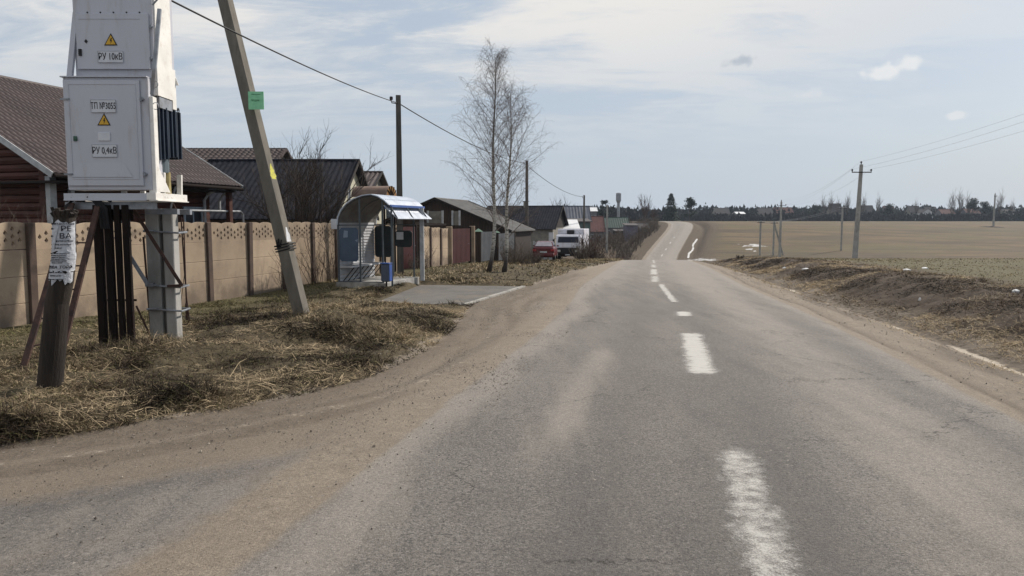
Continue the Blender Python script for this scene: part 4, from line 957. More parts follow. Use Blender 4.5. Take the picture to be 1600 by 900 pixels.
def house(name, label, o, ang, L, W, ze, zr, wall_m, roof_m, oh=.4, cat='house', zb=None, inset_f=None, inset_e=None, roofkw={}, log=False, gable_m=None, barge=None, parts=(), group=None, wall_kind=None):
    "o: near-left eave corner (x,y); ang: direction of the ridge; building lies to the left of the ridge direction"
    x, y = o; g = TZ(x, y) if zb is None else zb
    h = thing(name, (x, y, g), ang, label, cat, group); ze -= g; zr -= g
    e1 = inset_e if inset_e is not None else oh; f1 = inset_f if inset_f is not None else oh
    rise = zr-ze; W2 = W/2
    def zroof(yy): return ze+rise*min(yy, W-yy)/W2-.07
    mb = MB()
    X0, X1, Y0, Y1 = f1, L-f1, e1, W-oh
    if log:
        rr_ = .12; z = -.2; k = 0
        def hbar(a, b): 
            d_ = (b-a).normalized(); mb.tube([a-d_*.0, b], rr_, 8)
        while z+rr_ < zr-.3:
            z += .215; 
            if z+rr_ < zroof(Y0)-.02:
                hbar(Vector((X0-.15,Y0,z)), Vector((X1+.15,Y0,z))); hbar(Vector((X0-.15,Y1,z)), Vector((X1+.15,Y1,z)))
            # gable logs clipped by the roof line
            ya = Y0-.15 if z+rr_ < zroof(Y0) else None
            t_ = (z+rr_+.05-(ze-.07))/rise*W2
            ya = max(Y0-.15, t_); yb = min(Y1+.15, W-t_)
            if yb > ya+.3:
                hbar(Vector((X0,ya,z+.1)), Vector((X0,yb,z+.1))); hbar(Vector((X1,ya,z+.1)), Vector((X1,yb,z+.1)))
        mb.box(X0, X1, Y0, Y1, -.3, zroof(Y0)-.02)
    else:
        pts = [(Y0,-.3),(Y1,-.3),(Y1,zroof(Y1)),(W2,zroof(W2)),(Y0,zroof(Y0))]
        mb.poly([Vector((X0, p, q)) for p, q in pts], (X1-X0, 0, 0))
    w_ = fix_normals(mb.build('wall', wall_m, h, world=False)) if not log else mb.build('wall', wall_m, h, world=False)
    if gable_m and not log:
        for xx in (X0-.012, X1+.002):
            mg = MB(); mg.poly([Vector((xx, p, q)) for p, q in ((Y0,zroof(Y0)-.02),(Y1,zroof(Y1)-.02),(W2,zroof(W2)-.03))], (.01, 0, 0)); fix_normals(mg.build('gable', gable_m, h, world=False))
    kw = dict(wave=.18, amp=.018); kw.update(roofkw)
    rf = roof_slope(L, W2, rise, ze, **kw); r2 = roof_slope(L, W2, rise, ze, **{**kw, 'step': .09, 'flip': True})
    r2.v = [(a, b+W, c) for a, b, c in r2.v]; r2.f = [tuple(reversed(q)) for q in r2.f]
    rf.add(r2.v, r2.f)
    rfo = rf.build('roof', roof_m, h, world=False, smooth=False)
    rc = MB(); rc.tube([(0,W2,zr+.01),(L,W2,zr+.01)], .075, 8); rc.build('ridge_cap', roof_m, rfo, world=False)
    bm_ = barge or roof_m; 
    for xx, s_ in ((-.02,-1),(L+.02,1)):
        bb = MB(); bb.bar((xx,-.02,ze-.02),(xx,W2,zr),.03,.16); bb.bar((xx,W+.02,ze-.02),(xx,W2,zr),.03,.16); bb.build('barge_board', bm_, rfo, world=False)
    return h
def window(h, x, z0, z1, w, y=None, frame=None, glass=None, panes=2, face='y', xf=None, trimw=.07, label=None):
    "window lying in the plane y=const (face 'y') or x=const (face 'x')"
    frame = frame or M['trim']; mb = MB(); dpt = .04
    def bx(a0, a1, b0, b1, d0, d1):
        if face == 'y': mb.box(a0, a1, y-d1, y-d0, b0, b1)
        else: mb.box(xf+d0 if xf is not None else 0, xf+d1, a0, a1, b0, b1)
    bx(x-w/2-trimw, x-w/2, z0-trimw, z1+trimw, 0, dpt); bx(x+w/2, x+w/2+trimw, z0-trimw, z1+trimw, 0, dpt)
    bx(x-w/2, x+w/2, z1, z1+trimw, 0, dpt); bx(x-w/2, x+w/2, z0-trimw, z0, 0, dpt)
    for k in range(1, panes): bx(x-w/2+w*k/panes-.025, x-w/2+w*k/panes+.025, z0, z1, 0, dpt*.7)
    bx(x-w/2-trimw-.04, x+w/2+trimw+.04, z1+trimw, z1+trimw+.04, 0, dpt*1.6)
    f = mb.build('window', frame, h, world=False)
    mb = MB(); bx(x-w/2, x+w/2, z0, z1, .004, .012); mb.build('pane', glass or M['glass'], f, world=False)
    return f
A1 = math.atan2(.958, .287)
h1 = house('log_house', 'red log house with a brown metal tile roof behind the fence and the substation', (-12.2, 19.8), A1, 7.9, 12.14, 3.0, 6.5, M['red_log'], M['brown_roof'],
           inset_f=.75, inset_e=1.05, roofkw=dict(wave=.19, amp=.03, row=.34, rowamp=.024, kind='tile', step=.024, th=.08), log=True, barge=M['trim'])
zb = h1.location.z
def h1box(x0, x1, y0, y1, z0, z1, nm, m_): MB().box(x0, x1, y0, y1, z0-zb, z1-zb).build(nm, m_, h1, world=False)
window(h1, 6.4, 1.2-zb, 2.15-zb, .8, y=.93, frame=M['blue_trim'])
window(h1, 3.0, 1.2-zb, 2.15-zb, .9, y=.93, frame=M['blue_trim'])
h1box(.58, .78, .75, .92, 0, 3.0, 'corner_board', M['trim']); h1box(1.3, 1.42, .80, .92, 0.2, 2.7, 'corner_board', M['trim'])
for xx in (6.95, 7.75):
    m_ = MB(); m_.tube([(xx-.15,.05,2.95-zb),(xx-.15,.6,2.7-zb),(xx-.15,.75,2.5-zb),(xx-.15,.75,(.3 if xx < 7 else 2.1)-zb)], .05, 8); m_.build('downpipe', M['trim'], h1, world=False)
h1box(7.45, 7.62, .2, .36, 0, 2.9, 'porch_post', M['red_log'])
m_ = MB(); m_.tube([(4.6,.05,2.95-zb),(4.6,.3,2.12-zb),(8.2,.3,2.12-zb),(8.35,.3,2.0-zb),(8.35,.3,.0-zb)], .035, 8); m_.build('gas_pipe', M['trim'], h1, world=False)
m_ = MB(); m_.tube([(0,-.05,2.97-zb),(7.9,-.05,2.92-zb)], .06, 8); m_.build('gutter', M['dark_steel'], h1, world=False)
h1box(.3, 7.7, .1, 11.9, 2.80, 2.86, 'soffit', M['soffit'])
# house 2: brown tiled roof behind
house('tile_roof_house', 'low house with dark brown scalloped tile roof, behind the log house ridge', (-21, 42.5), 0, 7.0, 8, 4.3, P(350,232,46).z, M['beige'], M['dk_tile'], roofkw=dict(wave=.32, amp=.05, row=.36, rowamp=.05, kind='tile', step=.05))
# house 3: long dark roof, cream gable
h3r = P(553, 251, 36); h3 = house('dark_roof_house', 'long low house with dark blue grey roof and cream gable behind the bare fruit tree', (-14.6, 31), 0, 14.6+h3r.x+.25, 10, 1.86, h3r.z, M['beige'], M['dark_roof'], roofkw=dict(wave=.26, amp=.016, step=.03), gable_m=M['cream'], barge=M['soffit'], oh=.35)
Lh = 14.6+h3r.x+.25
window(h3, 4.1, 2.05-h3.location.z+.4, 3.15-h3.location.z+.4, .35, face='x', xf=Lh-.33, frame=M['trim'], panes=1)
h4r = P(588, 269, 50)
house('brown_gable_house', 'small house with steep dark brown roof peeking over the bus shelter', (h4r.x-4.2, 46), 0, 4.6, 8, 3.55, h4r.z, M['cream'], M['dk_tile'], roofkw=dict(wave=.3, amp=.03), gable_m=M['beige'], barge=M['soffit'])
# house 5: grey slate shed with dark gable facing the camera
a5 = math.atan2(1, .26)
ap = P(667, 309, 50); ee = P(799, 361, 50); hw = (ee.x-ap.x)
h5 = house('slate_roof_shed', 'long shed with light grey slate roof and dark open gable, behind the birch', (ee.x+.0, 50), a5, 7.4, 2*hw*math.cos(math.pi/2-a5), ee.z, ap.z, M['dark_board'], M['slate_grey'], cat='shed', oh=.3, roofkw=dict(wave=.25, amp=.03), barge=M['soffit'], zb=-1.0)
z5 = -1.0
def gable_panel(px0, px1, py0, py1, nm, m_, t_=.06):
    mb = MB(); d = 48.2; a = P(px0, py1, d); b = P(px1, py0, d); mb.box(a.x, b.x, d, d+t_, a.z, b.z); return mb.build(nm, m_, h5)
mb = MB(); 
for px in (667, 690, 705.5, 716.5):
    a = P(px, 352, 49.3); b = P(px, 329, 49.3); mb2 = MB(); mb2.box(a.x, a.x+.12, 49.25, 49.37, a.z, b.z); mb2.build('gable_post', M['trim'], h5)
a = P(667, 352, 49.4); b = P(690, 330, 49.4); MB().box(a.x, b.x, 49.40, 49.44, a.z, b.z).build('gable_sheet', M['beige'], h5)
a = P(706, 352, 49.4); b = P(716, 330, 49.4); MB().box(a.x, b.x, 49.40, 49.44, a.z, b.z).build('gable_sheet', M['beige'], h5)
a = P(788, 378, 49.3); b = P(791, 365, 49.3); MB().box(a.x, b.x, 49.2, 49.3, a.z, b.z).build('white_board', M['white_paint'], h5)
# house 6: dark roof behind the red car
a6 = math.atan2(-.25, .968); e6 = P(868, 358, 85); r6 = P(878, 322, 89.4); L6 = 9.4
o6 = (e6.x-L6*.968, 85+L6*.25)
h6 = house('grey_house', 'house with large dark corrugated roof and pale beige wall behind the red car', o6, a6, L6, 9.2, e6.z, r6.z, M['beige'], M['dark_roof'], roofkw=dict(wave=.3, amp=.018, step=.05), gable_m=M['soffit'], barge=M['soffit'])
z6 = h6.location.z
window(h6, 2.6, 1.2, 2.2, 1.0, y=.39, frame=M['trim']); MB().box(8.55,9.1,.25,.39,.4,2.7).build('corner_board', M['white_paint'], h6, world=False)
m_ = MB(); m_.box(4.6,5.1,4.2,4.6,r6.z-z6-.4,r6.z-z6+.55); m_.build('chimney', M['beige'], h6, world=False); m_ = MB(); m_.box(4.5,5.2,4.1,4.7,r6.z-z6+.55,r6.z-z6+.62); m_.build('chimney_cap', M['dark_steel'], h6, world=False)
# sheds behind the truck
def shed(name, label, px0, px1, pyt, d, m_, roof_m, depth=5., slope=.5, oh=.25, group=None, cat='shed'):
    a = on(px0, d); b = on(px1, d); zt = P(px0, pyt, d).z; zb = min(a.z, b.z)
    s_ = thing(name, (a.x, d, zb), 0, label, cat, group); w_ = b.x-a.x; h_ = zt-zb
    MB().box(0, w_, 0, depth, -.3, h_-.12).build('wall', m_, s_, world=False)
    mb = MB(); mb.poly([(-oh,-oh,h_-.1),(-oh,depth+oh,h_+slope),(-oh,depth+oh,h_+slope+.12),(-oh,-oh,h_+.02)], (w_+2*oh,0,0)); fix_normals(mb.build('roof', roof_m, s_, world=False))
    if w_ > 3: MB().box(w_*.3, w_*.3+.9, -.05, .0, 0, min(1.9, h_-.3)).build('door', M['dark_board'], s_, world=False)
    return s_
def ghouse(name, label, px0, px1, pye, pyr, d, wm_, rm_, W=7., group=None, cat='house', gw=None, nwin=2):
    a = on(px0, d); b = on(px1, d); z_ = min(a.z, b.z)
    h = house(name, label, (a.x, d), 0, b.x-a.x, W, P(px0, pye, d).z, P(px0, pyr, d+W/2).z, wm_, rm_, oh=.3, roofkw=dict(wave=.5, amp=.03, step=.25), zb=z_, group=group, cat=cat)
    hh = P(px0, pye, d).z-z_; w_ = b.x-a.x
    if hh > 1.8:
        for k in range(nwin): window(h, w_*(k+.7)/(nwin+.4), hh*.4, hh*.72, min(1.0, w_*.12), y=.29)
    return h
sh = shed('teal_shed', 'grey green board shed directly behind the white truck', 880, 922, 346, 98, M['teal_wall'], M['far_roof'], 6, .3)
sh = shed('white_roof_lean_to', 'low lean-to with bright white sheet roof beside the grey green shed', 880, 903, 357, 92, M['beige'], M['white_roof'], 4, 1.0)
ghouse('blue_roof_house', 'house with grey blue roof rising behind the white truck', 878, 924, 346, 322, 125, M['trim'], pm('slate_blue_roof', (.075,.085,.11), (.055,.06,.08), 1, .7), 8)
ghouse('maroon_roof_house', 'house with wide maroon roof left of the light post', 917, 946, 362, 338, 150, M['far_wall'], M['far_red'], 8)
ghouse('green_roof_house', 'long house with dark green roof and pale wall right of the light post', 944, 985, 356, 340, 165, M['far_wall'], pm('dark_green_roof', (.03,.055,.045), (.02,.04,.035), 1, .7), 8, nwin=4)
shed('violet_shed', 'small grey violet shed standing at the end of the gardens', 978, 996, 352, 155, pm('violet_grey_boards', (.15,.14,.18), (.11,.10,.13), 2, .8), M['far_roof'], 4, .3)
shed('garden_shed', 'low dark garden shed beside the grey violet shed', 962, 978, 361, 160, M['dark_board'], M['far_roof'], 4, .3)
ghouse('far_cottage', 'cottage with low dark roof near the foot of the hill', 994, 1016, 357, 349, 185, M['far_wall'], M['far_roof'], 6)
ghouse('far_white_house', 'pale roofed house below the water tower', 920, 934, 330, 324, 215, M['far_wall'], M['white_roof'], 6)

# far houses on the horizon -------------------------------------------------
fh = [(1117,1141,341,325,430,'far_roof'),(1185,1209,341,325,455,'far_roof'),(1211,1240,340,324,470,'far_red'),(1299,1317,339,318,440,'far_roof'),(1345,1367,340,321,455,'far_roof'),
      (1383,1400,340,322,480,'far_red'),(1422,1440,340,322,450,'far_roof'),(1448,1466,340,323,470,'far_roof'),(1471,1493,341,327,430,'far_red'),(1510,1533,341,326,425,'far_red'),(1150,1165,341,331,410,'white_roof'),(1570,1590,341,327,445,'far_roof')]
wh = ['behind the trees right of the road top','left of the cross arm pole','between two dark roofs behind the low poles','right behind the tall cross arm pole','topmost flat grey roof','red brown roof','narrow','dark','long red brown wall','wide red brown roof','small white','at the right edge']
labs = ['distant dark roofed house nearest the road on the skyline','distant dark roofed house above the two thin field poles','distant red brown roofed house just left of the tall cross arm pole gap','distant dark house under bare trees beside the tall cross arm pole','distant dark house right of the tall cross arm pole','distant red brown roofed house in the middle of the right skyline','distant dark house left of the white gable','distant dark house right of the white gable','distant grey violet long house next to the white gable','distant red brown house under the dark pines','small distant white roofed barn near the top of the road','distant dark house nearest the right edge']
for (px0, px1, pe, pr, d, rm_), lb in zip(fh, labs):
    ghouse('distant_house', lb, px0, px1, pe-7, pr, d, M['far_wall'] if rm_ != 'far_roof' else M['beige'], M[rm_], 8, group='distant houses on the skyline', nwin=2)
# white gable end turned to us
wgp = P(1456, 340, 418); wg = house('white_gable_house', 'distant house with steep white gable facing the field', (PX(1459,418,1), 418), math.pi/2, 9, 7, P(1456,333,418).z, P(1456,326,418).z, M['white_paint'], M['far_roof'], roofkw=dict(wave=.5, step=.4), zb=TZ(wgp.x, 418), oh=.2)

# ------------------------------------------------------------------ gates
def fpt(d, off=0): return Vector((float(FLX(d))+off*.968, d-off*.25, 0))
def gate(name, label, d0, d1, ztop, m_, posts=None, rib=.12, cat='gate', zb=None):
    a, b = fpt(d0), fpt(d1); z0 = (TZ(a.x, a.y) if zb is None else zb)
    g = thing(name, (a.x, a.y, z0), math.atan2(b.y-a.y, b.x-a.x), label, cat); L_ = (b-a).length; mb = MB()
    n = int(L_/rib)
    for i in range(n):
        x = i*L_/n; mb.box(x, x+L_/n*.62, -.022, .0, .04, ztop-z0); mb.box(x+L_/n*.62, x+L_/n, -.006, .0, .04, ztop-z0)
    mb.build('sheet_panel', m_, g, world=False)
    mb = MB(); mb.box(0, L_, .0, .04, ztop-z0-.08, ztop-z0-.02); mb.box(0, L_, .0, .04, .15, .21); mb.build('gate_frame', M['dark_steel'], g, world=False)
    for x in (posts or (-.08, L_+.08)):
        mb = MB(); mb.cbox(x-.07, x+.07, -.05, .09, -.2, ztop-z0+.1, .01); mb.build('gate_post', M['dark_steel'], g, world=False)
    mb = MB(); mb.bar((L_*.85, -.06, 1.0), (L_*.85+.12, -.06, 1.0), .02); mb.build('handle', M['galv'], g, world=False)
    return g
wgk = gate('wicket_door', 'narrow maroon sheet door under a round orange canopy right of the bus shelter', 31.0, 32.6, 1.52, M['maroon'])
# barrel canopy over the door
cx = fpt(30.6); mb = MB(); n = 14; r0 = .52; zc = P(612, 309, 30).z
axl = Vector((-.97,.25,0)); ox = Vector((.25,.97,0))
for sgn, rr0 in ((1, r0), (1, r0-.04)):
    pass
c0 = P(612, 308, 29.6); vs = []
for k in range(n+1):
    an = math.pi*k/n
    for ln_, rr0 in ((0, r0), (1.5, r0), (1.5, r0-.04), (0, r0-.04)):
        vs.append(c0+ox*(-math.cos(an)*rr0)+Vector((0,0,math.sin(an)*rr0*.85))+axl*ln_)
mb.add(vs, [(k*4+q, k*4+(q+1)%4, k*4+4+(q+1)%4, k*4+4+q) for k in range(n) for q in range(4)])
can = thing('door_canopy', (c0.x, c0.y, TZ(c0.x, c0.y)), 0, 'small round topped canopy with orange lattice end above the maroon door', 'canopy')
mb.build('barrel_roof', M['brown_sheet'], can)
mb = MB(); 
mb.poly([c0+ox*(-math.cos(math.pi*k/n)*(r0-.05))+Vector((0,0,math.sin(math.pi*k/n)*(r0-.05)*.85)) for k in range(n+1)], axl*.03); mb.build('orange_end_board', M['orange'], can)
mb = MB()
for k in (3, 5, 7, 9, 11): mb.bar(c0-axl*.015, c0-axl*.015+ox*(-math.cos(math.pi*k/n)*r0)+Vector((0,0,math.sin(math.pi*k/n)*r0*.85)), .03, .03)
mb.build('lattice', M['dark_steel'], can)
for s_ in (-1, 1):
    q = c0+ox*(s_*r0*.95)+axl*.1; MB().bar((q.x,q.y,TZ(q.x,q.y)-.1),(q.x,q.y,q.z),.07).build('canopy_post', M['dark_steel'], can)
gate('maroon_gate', 'wide maroon sheet gate between two concrete posts near the birch', 37.2, 40.2, 1.38, M['maroon'], rib=.2)
gate('grey_gate', 'dark grey sheet gate with green capped posts left of the birch trunk', 41.6, 44.6, 1.15, M['grey_sheet'], rib=.25)
gate('dark_gate', 'dark sheet gate right behind the birch trunks', 45.2, 49.6, 1.0, M['grey_sheet'], rib=.3)
for d, lb in ((41.4,'nearer dark gate pillar with a green cap'),(44.9,'farther dark gate pillar with a green cap')):
    q = fpt(d, .1); g_ = thing('gate_pillar', (q.x, q.y, TZ(q.x, q.y)), 0, lb, 'pillar')
    MB().cbox(-.16,.16,-.16,.16,-.2,1.75,.02).build('pillar', M['dark_board'], g_, world=False)
    mb = MB(); mb.add([(-.25,-.25,1.75),(.25,-.25,1.75),(.25,.25,1.75),(-.25,.25,1.75),(0,0,1.93)], [(0,1,4),(1,2,4),(2,3,4),(3,0,4),(3,2,1,0)]); mb.build('pillar_cap', pm('green_cap%d'%int(d), (.16,.24,.18), (.12,.19,.14), 5), g_, world=False)
for d in (36.95, 40.6):
    q = fpt(d); o = MB().cbox(q.x-.15,q.x+.15,q.y-.15,q.y+.15,TZ(q.x,q.y)-.2,1.5,.02).build('gate_pillar', M['fence_panel']); tag(o, 'ochre concrete pillar at the %s end of the maroon gate' % ('near' if d < 38 else 'far'), 'pillar')
# beam over gates: dark horizontal
q0, q1 = fpt(33.2, -.3), fpt(37.2, -.3)
o = MB().bar((q0.x,q0.y,1.66),(q1.x,q1.y,1.60),.12,.10).build('dark_rail', M['dark_steel']); tag(o, 'dark horizontal rail running along the top of the short fence', 'rail')
# plank fence behind the red car
pf = thing('plank_fence', (P(833,400,66).x, 66, -1.5), 0, 'pale upright plank fence behind the red car', 'fence')
a, b = on(822, 66), on(866, 66); k = 0; n = 16
for i in range(n):
    x = a.x+(b.x-a.x)*i/n; h_ = P(830, 377, 66).z+.05*math.sin(i*2.1)
    if i % 1 == 0: MB().box(x, x+.13, 66, 66.025, TZ(x,66)-.05, h_).build('plank', M['trim'] if i % 3 else M['beige'], pf)
MB().box(a.x, b.x, 66.03, 66.07, -.6, -.5).build('rail', M['dark_board'], pf)

# ------------------------------------------------------------------ bus shelter
va = Vector((.25,.968,0)).normalized(); vb = Vector((.968,-.25,0)).normalized()
B0 = P(530, 441, 22.5); zs = B0.z; SL = 2.45
bs = thing('bus_shelter', (B0.x, B0.y, zs), 0, 'arched bus stop shelter with blue white sheet roof and blue grey end panel', 'bus shelter')
def S3(a_, b_, z_): return Vector((B0.x, B0.y, zs))+va*a_+vb*b_+Vector((0,0,z_))
prof = [(0,1.75),(.03,1.98),(.13,2.18),(.30,2.37),(.55,2.53),(.85,2.63),(1.12,2.66),(1.36,2.60),(1.56,2.48),(1.72,2.34)]
prof2 = [(1.52,2.34),(1.72,2.14),(1.98,1.93)]
def sheet(pr, a0, a1, m_, name, th=.02, rib=.010, parent=bs):
    vs = []; na = int((a1-a0)/.04); mb = MB()
    for i in range(na+1):
        a_ = a0+(a1-a0)*i/na
        for j, (b_, z_) in enumerate(pr):
            p0 = pr[max(j-1,0)]; p1 = pr[min(j+1,len(pr)-1)]; tx, tz = p1[0]-p0[0], p1[1]-p0[1]; ll = math.hypot(tx,tz); nn = (-tz/ll, tx/ll)
            h_ = rib*math.sin(a_*2*math.pi/.16)
            vs.append(S3(a_, b_+nn[0]*h_, z_+nn[1]*h_)); vs.append(S3(a_, b_-nn[0]*th, z_-nn[1]*th))
    m = len(pr)*2
    for i in range(na):
        for j in range(len(pr)-1):
            q = i*m+j*2; mb.f.append((q, q+2, q+m+2, q+m)); mb.f.append((q+1, q+m+1, q+m+3, q+3))
        for e_ in (0, len(pr)-1): q = i*m+e_*2; mb.f.append((q, q+m, q+m+1, q+1))
    for i in (0, na):
        for j in range(len(pr)-1): q = i*m+j*2; mb.f.append((q, q+1, q+3, q+2))
    mb.v = [tuple(v_) for v_ in vs]; return mb.build(name, m_, parent)
sheet(prof, -.10, SL+.25, M['shelter_roof'], 'roof_sheet')
sheet(prof2, -.02, SL+.35, M['shelter_roof'], 'lower_roof_sheet')
sheet([(b_*.985+.01, z_-.045) for b_, z_ in prof], -.06, SL+.2, pm('grey_brown_underside', (.16,.15,.14), (.11,.10,.095), 3, .8), 'roof_underside', .006, .0)  # separate darker sheet added so the underside is darker than the roof
MB().bar(S3(-.05,1.74,2.31), S3(SL+.27,1.74,2.31), .03, .07).build('blue_edge', M['blue_roof'], bs)
MB().bar(S3(-.0,1.55,2.27), S3(SL+.3,1.55,2.27), .03, .10).build('blue_edge', M['blue_roof'], bs)
for a_ in (0, SL/2, SL):
    mb = MB(); mb.tube([S3(a_, b_, z_-.05) for b_, z_ in prof]+[S3(a_,1.95,1.93)], .022, 6); mb.build('arch', M['shelter_frame'], bs)
for a_, b_, zt in ((0,0,1.75),(0,.72,2.55),(0,1.46,2.50),(SL,0,1.75),(SL,.72,2.55),(SL,1.46,2.5),(SL/2,0,1.75),(SL,1.75,2.3),(0,1.75,2.3)):
    MB().bar(S3(a_,b_,-.1), S3(a_,b_,zt), .05 if b_ != 1.75 or a_ == 0 else .13, up=(1,0,0)).build('post', M['shelter_frame'] if b_ != 1.75 or a_ == 0 else M['trim'], bs)
mb = MB()
for i in range(17):
    z = .25+i*.092; mb.poly([S3(.0,.03,z),S3(.0,.06,z+.01),S3(.0,.035,z+.088),S3(0,.03,z+.088)], va*SL)
fix_normals(mb.build('back_wall', M['shelter_sheet'], bs))
mb = MB(); mb.cbox(0,.58,0,.03,0,1.12,.05); 
def panel(a_, b0, b1, z0, z1, m_, nm, c=.07):
    pts = [(b0+c,z0),(b1-c,z0),(b1,z0+c),(b1,z1-c),(b1-c,z1),(b0+c,z1),(b0,z1-c),(b0,z0+c)]
    mb = MB(); mb.poly([S3(a_,b_,z_) for b_,z_ in pts], va*.02); return fix_normals(mb.build(nm, m_, bs))
ep = panel(-.01,.04,.66,.64,1.66,M['blue_panel'],'end_panel'); ep['label'] = 'near blue grey end panel with a paper remnant'
MB().poly([S3(-.015,.17,1.36),S3(-.015,.32,1.37),S3(-.015,.33,1.56),S3(-.015,.2,1.58)], va*.003).build('paper_remnant', pm('paper_remnant', (.20,.25,.31), (.15,.2,.26), 9), bs)
MB().poly([S3(-.015,.55,1.28),S3(-.015,.64,1.22),S3(-.015,.66,1.32)], va*.003).build('paper_remnant', bpy.data.materials['paper_remnant'], bs)
ep = panel(SL,.06,.66,.66,1.70,M['dark_panel'],'end_panel'); ep['label'] = 'far dark end panel'
ep = panel(SL,.80,1.40,1.0,1.55,M['dark_panel'],'end_panel'); MB().poly([S3(SL-.02,.85,1.25),S3(SL-.02,1.1,1.25),S3(SL-.02,1.1,1.5),S3(SL-.02,.85,1.5)], va*.004).build('notice', M['plate'], bs)
mb = MB(); mb.poly([S3(0,.06,.50),S3(0,.42,.50),S3(0,.44,.45),S3(0,.06,.44)], va*(SL-.05)); fix_normals(mb.build('bench_seat', M['shelter_sheet'], bs))
for k in range(7):
    a_ = .12+k*.35; MB().bar(S3(a_,.06,0.0), S3(a_+.10,.40,.45), .025).build('bench_leg', M['dark_steel'], bs)
mb = MB()
for i in range(4): mb.poly([S3(0,.03,.02+i*.1),S3(0,.045,.03+i*.1),S3(0,.03,.11+i*.1)], va*SL)
mb.build('lower_skirt', M['shelter_sheet'], bs)
mb = MB(); mb.bar(S3(0,.0,.02), S3(0,1.46,.02), .04); mb.build('sill_bar', M['shelter_frame'], bs)
mb = MB(); mb.bar(S3(0,0,1.74), S3(0,1.46,1.74), .03); mb.bar(S3(SL,0,1.74), S3(SL,1.46,1.74), .03); mb.bar(S3(0,1.5,2.5), S3(SL,1.5,2.5), .03); mb.bar(S3(0,0,1.74), S3(SL,0,1.74), .03); mb.build('top_rail', M['shelter_frame'], bs)
mb = MB(); mb.box(0,1,0,1,0,1) ; 
mb = MB(); mb.poly([S3(-.1,-.05,.01),S3(-.1,1.6,.01),S3(SL+.1,1.6,.01),S3(SL+.1,-.05,.01)], (0,0,-.25)); sf = fix_normals(mb.build('concrete_floor', M['concrete'], bs))
# bin
bq = on(604, 21.9); bn = thing('litter_bin', (bq.x, bq.y, bq.z), -.25, 'blue square litter bin on a post in front of the shelter', 'bin')
MB().cbox(-.13,.13,-.12,.12,.17,.70,.03).build('bin_body', M['bin_side'], bn, world=False); MB().cbox(.132,.145,-.10,.10,.19,.68,.004).build('bin_front', M['bin_blue'], bn, world=False)
MB().tube([(0,0,-.1),(0,0,.17)], .025, 8).build('bin_post', M['dark_steel'], bn, world=False); MB().cbox(-.145,.145,-.135,.135,.70,.73,.01).build('bin_rim', M['bin_blue'], bn, world=False)
# white plate on the fence by the shelter
q = P(523, 350, 25.1); o = MB().box(q.x-.12,q.x+.12,q.y-.02,q.y,q.z-.17,q.z+.17).build('white_plate', M['plate']); 
pl_ = thing('white_post_sign', (q.x+.02, q.y+.05, TZ(q.x, q.y)), 0, 'small white sign plate on a brown post left of the shelter', 'sign'); mw = o.location.copy(); o.parent = pl_; o.location = mw-pl_.location; o.name = 'plate'
MB().bar((0,0,-.1),(0,0,q.z-pl_.location.z+.1),.09).build('post', M['fence_post'], pl_, world=False)

# ------------------------------------------------------------------ poles and wires
def upole(px, pyb, pyt, d, label, r=.12, m_=None, group='wooden utility poles along the houses', hook=True):
    g_ = on(px, d); zt = P(px, pyt, d).z; t_ = thing('utility_pole', (g_.x, g_.y, g_.z), 0, label, 'utility pole', group)
    MB().tube([(0,0,-.4),(0,0,(zt-g_.z)*.5),(0,0,zt-g_.z)], [r*1.15,r,r*.82], 10).build('pole', m_ or M['pole_dark'], t_, world=False)
    if hook:
        mb = MB(); mb.tube([(-.05,0,zt-g_.z-.35),(-.22,0,zt-g_.z-.33),(-.24,0,zt-g_.z-.22)], .02, 6); mb.build('hook', M['dark_steel'], t_, world=False)
        MB().tube([(-.24,0,zt-g_.z-.24),(-.24,0,zt-g_.z-.18),(-.24,0,zt-g_.z-.12)], [.04,.05,.03], 8).build('insulator', M['porcelain'], t_, world=False)
    return Vector((g_.x, g_.y, zt))
def rect_pole(px, pyt, d, label, w_=.2, group=None, m_=None):
    g_ = on(px, d); zt = P(px, pyt, d).z; t_ = thing('utility_pole', (g_.x, g_.y, g_.z), .2, label, 'utility pole', group); hh = zt-g_.z
    mb = MB(); a_, b_ = w_/2*1.1, w_/2*.8
    mb.add([(-a_,-a_,-.4),(a_,-a_,-.4),(a_,a_,-.4),(-a_,a_,-.4),(-b_,-b_,hh),(b_,-b_,hh),(b_,b_,hh),(-b_,b_,hh)], [(3,2,1,0),(4,5,6,7),(0,1,5,4),(1,2,6,5),(2,3,7,6),(3,0,4,7)]); mb.build('pole', m_ or M['pole_conc'], t_, world=False)
    mb = MB(); mb.tube([(-.05,0,hh-.3),(-.24,0,hh-.28),(-.26,0,hh-.18)], .02, 6); mb.build('hook', M['dark_steel'], t_, world=False)
    MB().cbox(-.32,-.2,-.05,.05,hh-.18,hh-.05,.02).build('insulator', M['porcelain'], t_, world=False)
    return t_, Vector((g_.x, g_.y, zt))
t1, p1 = rect_pole(626, 149, 28, 'square grey concrete pole rising behind the bus shelter roof', .22, m_=M['pole_dark'])
p2 = upole(823, 408, 251, 58.5, 'wooden pole right of the birch beside the red car', .135)
p3 = upole(912, 375, 305, 95, 'wooden pole sticking up behind the white truck', .14)
t4, p4 = rect_pole(948, 320, 118, 'pale thin concrete post standing in the gardens right of the truck', .26, m_=M['concrete'])
def wire(a, b, sag, r, label, m_=None, name='power_cable', n=24, group=None):
    a, b = Vector(a), Vector(b); pts = [a.lerp(b, i/n)-Vector((0,0,sag*4*(i/n)*(1-i/n))) for i in range(n+1)]
    o = MB().tube(pts, r, 5).build(name, m_ or M['black']); return tag(o, label, 'cable', group)
wire(P(250, -8, 11.1), p1+Vector((-.02,0,-.28)), .12, .016, 'black cable from the substation to the concrete pole')
